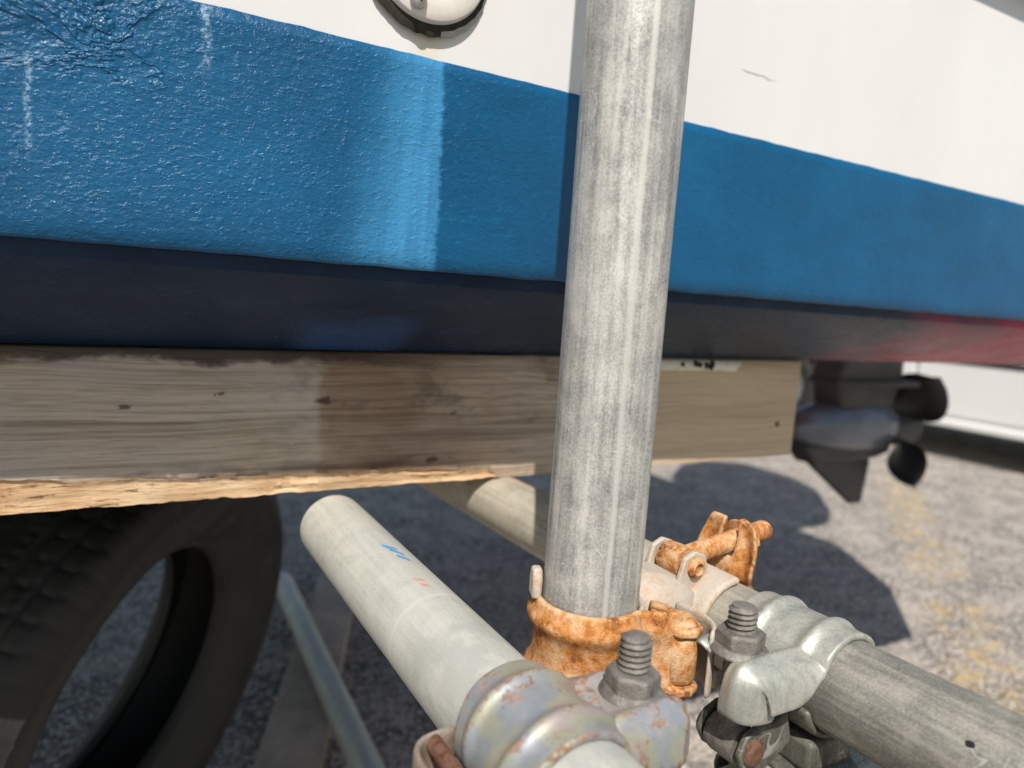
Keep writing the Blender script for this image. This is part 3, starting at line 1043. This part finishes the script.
ink('pen_mark', pipe_a, A0, A1, [[(along(0.397), 94), (along(0.392), 95), (along(0.384), 80), (along(0.388), 79)], [(along(0.389), 90), (along(0.385), 91), (along(0.375), 77), (along(0.379), 76)], [(along(0.378), 88), (along(0.374), 89), (along(0.366), 77), (along(0.370), 76)]], M['ink_blue'])
ink('pen_mark', pipe_a, A0, A1, [[(along(0.343), 96), (along(0.340), 97), (along(0.335), 87), (along(0.338), 86)], [(along(0.335), 95), (along(0.332), 96), (along(0.327), 86), (along(0.330), 85)]], M['ink_red'])
def along_b(y):
    return 0.86 - y


ink('paint_dot', pipe_b, B0, B1, [[(along_b(0.1325 + a), 143 + b), (along_b(0.1295 - a), 143 + b), (along_b(0.1295 - a), 143 - b), (along_b(0.1325 + a), 143 - b)] for a, b in ((0.0003, 1.6), (0.0, 2.6), (-0.0006, 3.3))], M['prop'])


# ---------------------------------------------------------------- clamps
def profile_cap(r, hinge=188.0, rel=34.0, reach=0.060, flat=0.0150, drop=0.021):
    pts = []
    n = 26
    for i in range(n + 1):
        a = R(hinge + (rel - hinge) * i / n)
        pts.append((r * math.cos(a), r * math.sin(a)))
    x0, y0_ = pts[-1]
    # ease out of the arc into the flange
    for i in range(1, 6):
        t = i / 5
        pts.append((x0 + 0.009 * t, y0_ + (flat - y0_) * (1 - (1 - t) ** 1.6)))
    x1 = pts[-1][0]
    for i in range(1, 9):
        t = i / 8
        pts.append((x1 + (reach - x1) * t, flat + 0.0005 * math.sin(t * 3.14)))
    for i in range(1, 6):
        t = i / 5
        pts.append((reach + 0.0035 * math.sin(t * 1.57), flat - drop * t ** 1.4))
    return pts


def shell(pts, width, th, ribs=(), ribh=0.0, notch=None, crown=0.0, taper=None, nw=20, skirt=0.0):
    """sheet swept along w; ribs: list of (w centre, sigma); notch(i, w) -> True removes a cell"""
    n = len(pts)
    nor = []
    for i in range(n):
        a, b = pts[max(0, i - 1)], pts[min(n - 1, i + 1)]
        dx, dy = b[0] - a[0], b[1] - a[1]
        l = math.hypot(dx, dy) or 1
        nor.append((dy / l, -dx / l))
    # normals point away from the axis for clockwise paths
    if nor[n // 3][0] * pts[n // 3][0] + nor[n // 3][1] * pts[n // 3][1] < 0:
        nor = [(-a, -b) for a, b in nor]
    nor = [(-a, -b) for a, b in nor] if False else nor
    V = []
    for layer in (0, 1):
        for i in range(n):
            t = i / (n - 1)
            wd = width * (taper(t) if taper else 1.0)
            for j in range(nw + 1):
                w = (j / nw - 0.5)
                h = 0.0
                for c, s in ribs:
                    h += ribh * math.exp(-((w * width - c) / s) ** 2)
                fade = min(1.0, t / 0.10) * min(1.0, (1 - t) / 0.10)
                h = h * fade + crown * (0.25 - w * w) * fade
                sk = skirt * max(0.0, min(1.0, (t - 0.55) / 0.2)) * abs(2 * w) ** 9
                off = h - sk + (th if layer else 0.0)
                V.append((pts[i][0] + nor[i][0] * off, pts[i][1] + nor[i][1] * off, w * wd))
    keep = {}
    for i in range(n - 1):
        for j in range(nw):
            w = ((j + 0.5) / nw - 0.5) * width
            keep[i, j] = not (notch and notch((i + 0.5) / (n - 1), w))
    L = n * (nw + 1)
    F = []

    def vid(l, i, j):
        return l * L + i * (nw + 1) + j
    for (i, j), k in keep.items():
        if not k:
            continue
        F.append((vid(1, i, j), vid(1, i, j + 1), vid(1, i + 1, j + 1), vid(1, i + 1, j)))
        F.append((vid(0, i, j), vid(0, i + 1, j), vid(0, i + 1, j + 1), vid(0, i, j + 1)))
        for di, dj, a, b in ((-1, 0, (i, j), (i, j + 1)), (1, 0, (i + 1, j), (i + 1, j + 1)), (0, -1, (i, j), (i + 1, j)), (0, 1, (i, j + 1), (i + 1, j + 1))):
            if not keep.get((i + di, j + dj), False):
                F.append((vid(0, *a), vid(0, *b), vid(1, *b), vid(1, *a)))
    used = sorted({v for f in F for v in f})
    idx = {v: k for k, v in enumerate(used)}
    return [V[v] for v in used], [tuple(idx[v] for v in f) for f in F]


def screw_thread(r, length, pitch=0.0026, depth=0.0013, n=32):
    rows = int(length / pitch * 7)
    V, F = [], []
    for i in range(rows + 1):
        z = length * i / rows
        for k in range(n):
            a = 2 * math.pi * k / n
            ph = (z / pitch - k / n) % 1.0
            d = depth * (1 - abs(ph * 2 - 1)) ** 0.8
            end = max(0.0, (z - (length - 0.0018)) / 0.0018)
            rr = (r - depth + d) - 0.0012 * end
            V.append((rr * math.cos(a), rr * math.sin(a), z))
    for i in range(rows):
        for k in range(n):
            k2 = (k + 1) % n
            F.append((i * n + k, i * n + k2, (i + 1) * n + k2, (i + 1) * n + k))
    F.append(tuple(range(n)))
    F.append(tuple(rows * n + k for k in range(n)))
    return V, F


def hex_nut(af=0.0205, h=0.0115, flange=0.0140, rot_=0.0):
    rc = af / math.sqrt(3)
    hexp = []
    for z, s in ((0.0030, 1.0), (h - 0.0014, 1.0), (h, 0.90)):
        hexp.append([(rc * s * math.cos(rot_ + R(60 * k)), rc * s * math.sin(rot_ + R(60 * k)), z) for k in range(6)])
    V = [p for ring in hexp for p in ring]
    F = [(i * 6 + k, i * 6 + (k + 1) % 6, (i + 1) * 6 + (k + 1) % 6, (i + 1) * 6 + k) for i in range(2) for k in range(6)]
    F += [tuple(range(6)), tuple(12 + k for k in range(6))]
    fl = lathe([(flange, 0.0), (flange + 0.0003, 0.0012), (flange - 0.0006, 0.0024), (rc * 0.98, 0.0040)], 40)
    return merge((V, F), fl)


def place(part, name, mat, root, W, sub=0, sharp=None, bev=0.0):
    o = from_data(name, *part, mat, root, M4=root.matrix_world.inverted() @ W, sharp=sharp)
    if bev:
        bevel(o, bev, 2)
    if sub:
        subsurf(o, sub)
    return o


def saddle_clamp(root, axis_p, udir, pipe_r, mats, width=0.056, bolt_u=0.0455, thr_len=0.032, trim=False):
    """half clamp: cap on top (+Z), hinge at -u, swing bolt at +u. axis_p: point on the tube axis"""
    u = Vector(udir).normalized()
    v = Vector((0, 0, 1))
    W = frame(axis_p, u, v)
    r = pipe_r + 0.0002

    def notch(t, w):
        return (t > 0.87 and abs(w) < 0.0066) or (trim and t > 0.885 and w > 0)
    cap = shell(profile_cap(r, reach=bolt_u + 0.0125), width, 0.0034, ribs=((-width * 0.25, 0.0034), (width * 0.25, 0.0034)), ribh=0.0027, notch=notch, taper=lambda t: 0.80 + 0.20 * min(1, t / 0.22) - 0.16 * max(0, (t - 0.70) / 0.30) ** 1.6, nw=36, skirt=0.017)
    c = place(cap, 'cap', mats[0], root, W, 1)
    # lower body: half saddle, hook for the hinge, ears for the bolt
    arc = [(r * math.cos(R(a)), r * math.sin(R(a))) for a in range(192, 352, 8)]
    # U-shaped hinge bracket: outer wall and two cheeks, open on top
    hw = width * 0.47
    path = [(-0.0235, -hw), (-0.0330, -hw), (-0.0395, -hw + 0.0012), (-0.0432, -hw + 0.0045), (-0.0445, -hw + 0.010)] + [(-0.0448, -hw + 0.010 + (2 * hw - 0.020) * i / 6) for i in range(1, 6)] + [(-0.0445, hw - 0.010), (-0.0432, hw - 0.0045), (-0.0395, hw - 0.0012), (-0.0330, hw), (-0.0235, hw)]
    hook = shell(path, 0.034, 0.0030, nw=6)
    swap = Matrix(((1, 0, 0, 0), (0, 0, 1, -0.0115), (0, 1, 0, 0), (0, 0, 0, 1)))
    place(xf(hook, swap), 'hinge_bracket', mats[4], root, W, 1)
    body = shell(arc, width * 0.9, 0.0036, nw=12)
    place(body, 'saddle', mats[1], root, W, 1)
    pin = lathe([(0.0036, -width * 0.47), (0.0036, width * 0.47)], 20)
    place(pin, 'hinge_pin', mats[2], root, W @ Matrix.Translation((-0.0352, 0.0010, 0)), sharp=40)
    # ears
    ear_poly = [(0.020, -0.030), (0.040, -0.040), (0.054, -0.036), (0.0595, -0.027), (0.055, -0.018), (0.046, -0.0150), (0.036, -0.016), (0.0255, -0.0125)]
    for s in (-1, 1):
        e = prism(ear_poly, s * 0.0105, s * 0.0140)
        place(e, 'ear', mats[1], root, W, 0, 40, 0.001)
        rv = lathe([(0.0068, 0.0), (0.0066, 0.0016), (0.0045, 0.0030), (0.0020, 0.0026)], 28)
        S = W @ Matrix.Translation((bolt_u, -0.0268, s * 0.0140))
        if s < 0:
            S = S @ Matrix.Rotation(math.pi, 4, 'X')
        place(rv, 'rivet', mats[2], root, S, sharp=50)
    # swing bolt with an eye round the rivet
    Wb = W @ Matrix.Translation((bolt_u, -0.0268, 0)) @ Matrix.Rotation(R(-90), 4, 'X')
    eye = lathe([(0.0040, -0.0085), (0.0092, -0.0085), (0.0100, -0.005), (0.0100, 0.005), (0.0092, 0.0085), (0.0040, 0.0085)], 32, closed=True)
    eye = xf(eye, W @ Matrix.Translation((bolt_u, -0.0268, 0)))
    shank = lathe([(0.0066, 0.004), (0.0066, 0.040)], 28)
    shank = xf(shank, Wb)
    thr = xf(screw_thread(0.0071, thr_len), Wb @ Matrix.Translation((0, 0, 0.0385)))
    place(merge(eye, shank, thr), 'bolt', mats[3], root, Matrix.Identity(4), sharp=45)
    nut = hex_nut(rot_=R(18))
    place(nut, 'nut', mats[3], root, Wb @ Matrix.Translation((0, 0, 0.0268 + 0.0135 + 0.0040)), sharp=28, bev=0.0004)
    # lower jaw that grips the cross tube
    return c


def lower_jaw(root, cx, cy, mats, width=0.050, back=False):
    """matching half on the cross tube (axis along X) hung below the saddle"""
    W = frame((cx, cy, UZ), (0, -1 if not back else 1, 0), (0, 0, 1))
    r = RT + 0.0003
    arc = [(r * math.cos(R(a)), r * math.sin(R(a))) for a in range(12, 169, 8)]
    place(shell(arc, width, 0.0034, nw=10), 'saddle', mats[1], root, W, 1)
    arc2 = [(r * math.cos(R(a)), r * math.sin(R(a))) for a in range(-168, -11, 8)]
    fl = [(0.0330, -0.0040), (0.0420, -0.0035), (0.0500, -0.0035)]
    place(shell(arc2 + fl, width, 0.0034, ribs=((-0.013, 0.005), (0.013, 0.005)), ribh=0.004, nw=16), 'cap', mats[1], root, W, 1)
    hk = shell([(-0.0245, 0.006), (-0.033, 0.010), (-0.038, 0.004), (-0.038, -0.006), (-0.030, -0.011), (-0.0265, -0.0085)], width * 0.8, 0.003, nw=6)
    place(hk, 'hinge_hook', mats[1], root, W, 1)
    bolt = merge(lathe([(0.0064, -0.028), (0.0064, 0.018)], 24), xf(hex_nut(), Matrix.Translation((0, 0, -0.0205))))
    Wb = W @ Matrix.Translation((0.043, 0.0, 0)) @ Matrix.Rotation(R(-90), 4, 'X')
    place(bolt, 'bolt', mats[3], root, Wb, sharp=30)
    kn = lathe([(0.0100, -0.017), (0.0105, -0.012), (0.0105, 0.012), (0.0100, 0.017)], 28)
    place(kn, 'knuckle', mats[2], root, W @ Matrix.Translation((0.043, 0.019, 0)), sharp=40)
    # the swivel plate between the two halves
    place(box(cx, cy, (0.620 - RT - 0.0036 + UZ + RT + 0.0036) / 2, 0.034, 0.034, 0.0620 - 0.0486 + 0.0035), 'swivel_block', mats[1], root, Matrix.Identity(4), 0, 40, 0.003)


def build_clamps():
    # on the pale pipe
    root = empty('scaffold_clamp', (0.148, 0.2115, 0.556))
    bpy.context.view_layer.update()
    tag(root, 'iridescent grey clamp with nut on the pale pipe at bottom centre', 'clamp', 'clamps joining the scaffold tubes')
    mats = (M['chromate'], M['under'], M['rust_dark'], M['bolt'], M['brown_plate'])
    ax = A0 + (A1 - A0) * ((0.506 - 0.2115) / 0.556)
    saddle_clamp(root, ax, (1, 0.0072, 0), RT, mats, bolt_u=0.0435)
    lower_jaw(root, ax.x, 0.214, mats)
    # on the stained pipe
    root = empty('scaffold_clamp', (bx(0.224), 0.224, 0.556))
    bpy.context.view_layer.update()
    tag(root, 'clean zinc clamp with nut on the stained pipe right of the rusty clamp', 'clamp', 'clamps joining the scaffold tubes')
    mats = (M['zinc'], M['dull_dark'], M['rust_dark'], M['bolt'], M['dull_dark'])
    ax = Vector((bx(0.222), 0.222, 0.62))
    saddle_clamp(root, ax, (-1, -0.05, 0), RT, mats, bolt_u=0.0500, thr_len=0.029, trim=True)
    lower_jaw(root, ax.x, 0.214, mats)

    # the rusty right-angle clamp holding the upright to the stained pipe
    zc, yc = 0.628, 0.288
    root = empty('scaffold_clamp', (0.257, yc, 0.600))
    bpy.context.view_layer.update()
    tag(root, 'orange rusted right-angle clamp gripping the foot of the upright pipe', 'clamp', 'clamps joining the scaffold tubes')
    rust, pale, dark = M['rust'], M['rust_pale'], M['rust_dark']
    rv_ = 0.0246 + 0.0003
    # half round the upright: u = -X (cap side), v = -Y, w = vertical
    Wv = frame((PV.x, PV.y, zc), (-1, 0, 0), (0, -1, 0))
    # path from the near hinge round the -X side to the far prongs
    cap = []
    for i in range(31):
        a = R(118 - 216 * i / 30)
        cap.append((rv_ * math.cos(a), rv_ * math.sin(a)))
    lead = [(-0.0330, 0.0325), (-0.0270, 0.0305), (-0.0200, 0.0272)]
    tail = [(-0.0065, -0.0310), (-0.0075, -0.0390), (-0.0080, -0.0460), (-0.0060, -0.0500)]

    def notch2(t, w):
        return (t > 0.90 and abs(w) < 0.0075) or (0.17 < t < 0.36 and w < -0.0135)
    place(shell(lead + cap + tail, 0.048, 0.0034, ribs=((0.0145, 0.0052), (-0.0145, 0.0052)), ribh=0.0040, notch=notch2, nw=22), 'cap', rust, root, Wv, 1)
    sad = [(rv_ * math.cos(R(a)), rv_ * math.sin(R(a))) for a in range(250, 112, -7)]
    place(shell(sad, 0.046, 0.0034, nw=8), 'saddle', pale, root, Wv, 1)
    # near hinge: folded lug with a vertical rivet between upright and the stained pipe
    hx, hy = 0.2480, 0.2425
    rivet = merge(lathe([(0.0042, -0.024), (0.0042, 0.021)], 20), xf(lathe([(0.0074, 0.0), (0.0074, 0.0010), (0.0055, 0.0026), (0.0020, 0.0031)], 28), Matrix.Translation((0, 0, 0.0165))), xf(lathe([(0.0070, 0.0), (0.0060, -0.003), (0.0020, -0.0036)], 24), Matrix.Translation((0, 0, -0.0185))))
    Hm = Matrix.Translation((hx, hy, zc))
    place(rivet, 'hinge_pin', rust, root, Hm, sharp=45)
    lug = [(-0.0100, 0.0120), (-0.0105, 0.0010), (-0.0075, -0.0075), (0.0005, -0.0105), (0.0080, -0.0070), (0.0105, 0.0010), (0.0095, 0.0110), (0.0080, 0.0220), (0.0040, 0.0290)]
    place(xf(prism(lug, 0.0120, 0.0165), Matrix.Identity(4)), 'hinge_lug', rust, root, Hm, 0, 40, 0.0014)
    place(xf(prism(lug, -0.0185, -0.0140), Matrix.Identity(4)), 'hinge_lug', rust, root, Hm, 0, 40, 0.0014)
    barrel = lathe([(0.0072, -0.0130), (0.0086, -0.0110), (0.0088, 0.0090), (0.0074, 0.0110)], 28)
    place(barrel, 'hinge_barrel', rust, root, Hm, sharp=50)
    strap = shell([(0.0120, 0.0200), (0.0155, 0.0080), (0.0150, -0.0030), (0.0100, -0.0110), (0.0035, -0.0140)], 0.036, 0.0030, nw=8)
    place(strap, 'hinge_strap', pale, root, Hm, 1)
    pr = prism([(-0.005, -0.006), (0.005, -0.006), (0.0058, 0.004), (0.003, 0.0095), (-0.003, 0.0095), (-0.0055, 0.004)], -0.0025, 0.0025)
    place(pr, 'prong', pale, root, frame((PV.x - 0.0262, PV.y + 0.0115, zc + 0.0285), (0.35, 0.93, 0), (0, 0, 1)), 0, 40, 0.0014)
    # half round the stained pipe: saddle on its -X side, cap on +X, bolt on top
    r = RT + 0.0003
    bdir = Vector((-0.05, 1, 0)).normalized()
    bside = Vector((1, 0.05, 0)).normalized()
    Wb = frame((bx(yc + 0.006), yc + 0.006, 0.62), bside, (0, 0, 1))       # u +X, v up, w -> -Y
    sad = [(r * math.cos(R(a)) * 1.0, r * math.sin(R(a))) for a in range(84, 262, 8)] + [(-0.004, -0.030), (-0.006, -0.038)]
    place(shell(sad, 0.058, 0.0048, ribs=((-0.004, 0.016),), ribh=0.0018, nw=14), 'saddle', pale, root, Wb, 1)
    # web filling between the two saddles
    place(box(0, 0, 0, 0.052, 0.050, 0.050), 'web', pale, root, Matrix.Translation((0.2650, yc + 0.006, 0.6265)) @ Matrix.Rotation(R(14), 4, 'Y'), 0, 40, 0.015)
    # upper eye: two cheeks with a rivet along the pipe
    cheek = [(-0.0320, 0.0080), (-0.0320, 0.0290), (-0.0290, 0.0395), (-0.0210, 0.0430), (-0.0125, 0.0400), (-0.0095, 0.0320), (-0.0110, 0.0240), (-0.0220, 0.0100)]
    for s in (-1, 1):
        place(prism(cheek, s * 0.0110, s * 0.0145), 'cheek', pale, root, Wb, 0, 40, 0.001)
    rv = lathe([(0.0030, -0.0165), (0.0058, -0.0160), (0.0062, -0.0146), (0.0045, -0.0140), (0.0045, 0.0140), (0.0064, 0.0146), (0.0060, 0.0165), (0.0036, 0.0178), (0.0030, 0.0160), (0.0012, 0.0156)], 28)
    place(rv, 'rivet', rust, root, Wb @ Matrix.Translation((-0.0205, 0.0335, 0)), sharp=50)
    Wt = Wb @ Matrix.Translation((-0.0205, 0.0335, 0)) @ Matrix.Rotation(R(90), 4, 'Y') @ Matrix.Rotation(R(-6), 4, 'X')
    sw = merge(xf(lathe([(0.0046, -0.0080), (0.0090, -0.0080), (0.0095, 0.0), (0.0090, 0.0080), (0.0046, 0.0080)], 28, closed=True), Matrix.Rotation(R(90), 4, 'Y')), lathe([(0.0062, 0.005), (0.0064, 0.020)], 24), xf(screw_thread(0.0064, 0.062, pitch=0.0020, depth=0.0007), Matrix.Translation((0, 0, 0.018))))
    place(sw, 'bolt', rust, root, Wt, sharp=45)
    place(hex_nut(af=0.019, h=0.010, flange=0.0118, rot_=0.3), 'nut', rust, root, Wt @ Matrix.Translation((0, 0, 0.0530)), sharp=28, bev=0.0004)
    # cap of the lower half with two tall prongs standing up either side of the bolt
    capb = [(0.006, -0.038), (0.004, -0.030)] + [(r * math.cos(R(a)), r * math.sin(R(a))) for a in range(-80, 52, 7)]
    capb += [(0.0175, 0.0255), (0.0195, 0.0320), (0.0212, 0.0375), (0.0230, 0.0430), (0.0242, 0.0485), (0.0250, 0.0535)]

    def notch3(t, w):
        return t > 0.86 and abs(w) < 0.0078
    place(shell(capb, 0.046, 0.0036, ribs=((0.015, 0.005), (-0.015, 0.005)), ribh=0.0035, notch=notch3, taper=lambda t: 1.0 - 0.30 * max(0.0, (t - 0.80) / 0.20) ** 2, nw=20), 'cap', rust, root, Wb, 1)
    place(lathe([(0.0040, -0.025), (0.0040, 0.025)], 20), 'hinge_pin', dark, root, Wb @ Matrix.Translation((0.0, -0.0335, 0)), sharp=40)


build_clamps()


# ---------------------------------------------------------------- old tyre
def build_tyre():
    n_vec = Vector((0.768, -0.607, -0.204)).normalized()
    c = Vector((-0.005, 0.940, 0.3085))
    half = [(0.170, 0.034), (0.1705, 0.042), (0.175, 0.049), (0.180, 0.0495), (0.184, 0.053), (0.193, 0.062), (0.203, 0.071), (0.218, 0.0785), (0.232, 0.0835), (0.236, 0.0852), (0.240, 0.0848), (0.250, 0.0862), (0.254, 0.0848), (0.257, 0.0872), (0.261, 0.0850), (0.264, 0.0866), (0.268, 0.0838), (0.279, 0.0795), (0.2855, 0.0745)]
    tread_w = [0.068 - 0.004 * i for i in range(35)]
    tread = [(0.2900 + 0.0040 * (1 - (w / 0.068) ** 2), w) for w in tread_w]
    inner = [(0.2850 - 0.0135 - (abs(w) / 0.07) ** 3 * 0.014, w) for w in [-0.068 + 0.017 * i for i in range(9)]]
    inn_far = [(0.240, -0.0735), (0.210, -0.064), (0.190, -0.048), (0.177, -0.036)]
    prof = half + tread + [(r, -w) for r, w in reversed(half)] + list(reversed([(r, w) for r, w in inn_far])) + inner + [(r, -w) for r, w in inn_far]
    n = 420
    V, F = [], []
    k = len(prof)
    t0, t1 = len(half) - 4, len(half) + len(tread) + 4
    for i in range(n):
        a = 2 * math.pi * i / n
        for j, (r, w) in enumerate(prof):
            if t0 <= j < t1:
                g = 0.0
                aw = abs(w)
                if min(abs(aw - 0.018), abs(aw - 0.044)) < 0.0026:
                    g = 0.0026
                ph = (a / (2 * math.pi) * 70 + (w * 9 if aw < 0.044 else aw * 5)) % 1.0
                if aw > 0.020 and ph < 0.17:
                    g = max(g, 0.0024 if aw < 0.076 else 0.0020)
                if aw <= 0.016 and (ph * 2) % 1 < 0.16:
                    g = max(g, 0.0022)
                r -= g
            V.append((r * math.cos(a), r * math.sin(a), w))
    for i in range(n):
        i2 = (i + 1) % n
        for j in range(k):
            j2 = (j + 1) % k
            F.append((i * k + j, i2 * k + j, i2 * k + j2, i * k + j2))
    o = from_data('tyre', V, F, M['rubber'], sharp=38)
    o.matrix_world = frame(c, n_vec.cross(Vector((0, 0, 1))), n_vec.cross(Vector((0, 0, 1))).cross(n_vec) * -1)
    q = n_vec.to_track_quat('Z', 'Y').to_matrix().to_4x4()
    q.translation = c
    o.matrix_world = q
    tag(o, 'old worn black tyre leaning beneath the timber beam', 'tyre')


build_tyre()


# ---------------------------------------------------------------- boards on the ground
def board(c, ang, L, W, H, lab):
    V, F = box(0, 0, H / 2, L, W, H)
    o = from_data('board', V, F, M['board'], smooth=False)
    bevel(o, 0.003, 2)
    o.location = (c[0], c[1], 0.0)
    o.rotation_euler = (0, 0, R(ang))
    tag(o, lab, 'board', 'boards lying on the ground under the boat')


board((0.372, 1.375, 0), 68, 0.95, 0.105, 0.033, 'grey board lying on the ground under the thin pipe')
board((0.33, 0.70, 0), 8, 0.5, 0.09, 0.033, 'short grey board under the near end of the thin pipe')


# ---------------------------------------------------------------- parked van
def build_van():
    X0, yf = 4.42, 3.98                     # side plane and front end (front towards +Y)
    root = empty('parked_van', (X0 + 0.75, yf - 1.7, 0))
    bpy.context.view_layer.update()
    tag(root, 'white van parked on the tarmac behind the stern', 'van')
    I = root.matrix_world.inverted()
    Wd = 1.48

    def P(name, part, mat, par=None, bev=0.0, seg=3):
        o = from_data(name, *part, mat, par or root, M4=I, sharp=35)
        if bev:
            bevel(o, bev, seg)
        return o
    # side silhouette in (y, z) with wheel arches, extruded across X
    L = 3.4

    def arch(cy, r=0.335, zc=0.285, z0=0.20):
        a0 = math.asin((zc - z0) / r)
        pts = []
        for i in range(13):
            a = math.pi + a0 - (math.pi + 2 * a0) * i / 12
            pts.append((cy + r * math.cos(a), zc + r * math.sin(a)))
        return pts
    poly = [(yf - L, 0.20)] + arch(yf - 2.75) + arch(yf - 0.42) + [(yf, 0.20), (yf + 0.01, 0.55), (yf - 0.06, 0.90), (yf - 0.42, 1.62), (yf - 0.62, 1.80), (yf - L + 0.15, 1.82), (yf - L, 1.70)]
    tm = Matrix(((0, 0, 1, X0), (1, 0, 0, 0), (0, 1, 0, 0), (0, 0, 0, 1)))
    P('body', xf(prism(poly, 0.012, Wd), tm), M['van'], None, 0.03)
    # outer side panels with real gaps
    for nm, a, b, zl in (('front_door', yf - 1.42, yf - 0.80, 0.27), ('sliding_door', yf - 2.36, yf - 1.43, 0.27)):
        P(nm, box(X0 + 0.004, (a + b) / 2, (zl + 1.02) / 2, 0.018, b - a - 0.012, 1.02 - zl), M['van'], None, 0.006, 2)
    P('sill', box(X0 - 0.004, yf - 1.585, 0.222, 0.05, 1.64, 0.05), M['van'], None, 0.012)
    P('side_trim', box(X0 - 0.004, yf - 1.58, 0.60, 0.012, 1.5, 0.035), M['chassis'], None, 0.004)
    for a, b in ((yf - 1.38, yf - 0.70), (yf - 2.30, yf - 1.46), (yf - 3.2, yf - 2.42)):
        P('window', box(X0 + 0.008, (a + b) / 2, 1.33, 0.014, b - a, 0.50), M['glass'], None, 0.02)
    P('windscreen', xf(box(0, 0, 0, Wd - 0.2, 0.02, 0.74), Matrix.Translation((X0 + Wd / 2, yf - 0.235, 1.26)) @ Matrix.Rotation(R(26.5), 4, 'X')), M['glass'], None, 0.01)
    P('bumper', box(X0 + Wd / 2, yf + 0.01, 0.36, Wd - 0.02, 0.10, 0.24), M['van'], None, 0.03)
    for s in (0.2, Wd - 0.2):
        P('headlight', box(X0 + s, yf + 0.012, 0.66, 0.24, 0.05, 0.16), M['lens'], None, 0.02)
    P('chassis', box(X0 + Wd / 2 + 0.03, yf - L / 2, 0.30, Wd - 0.18, L - 0.3, 0.12), M['chassis'])
    tprof = [(0.16, -0.07), (0.20, -0.08), (0.25, -0.08), (0.272, -0.065), (0.276, 0.0), (0.272, 0.065), (0.25, 0.08), (0.20, 0.08), (0.16, 0.07)]
    rim = [(0.02, -0.055), (0.10, -0.06), (0.12, -0.045), (0.15, -0.05), (0.165, -0.072), (0.172, -0.07), (0.172, 0.07), (0.15, 0.06)]
    for cy in (yf - 0.42, yf - 2.75):
        for cx in (X0 + 0.10, X0 + Wd - 0.10):
            Wm = Matrix.Translation((cx, cy, 0.2755)) @ Matrix.Rotation(R(90), 4, 'Y')
            w = P('wheel', xf(lathe(tprof, 48, closed=True), Wm), M['rubber'])
            P('rim', xf(lathe(rim, 36), Wm), M['steel'], w)


build_van()
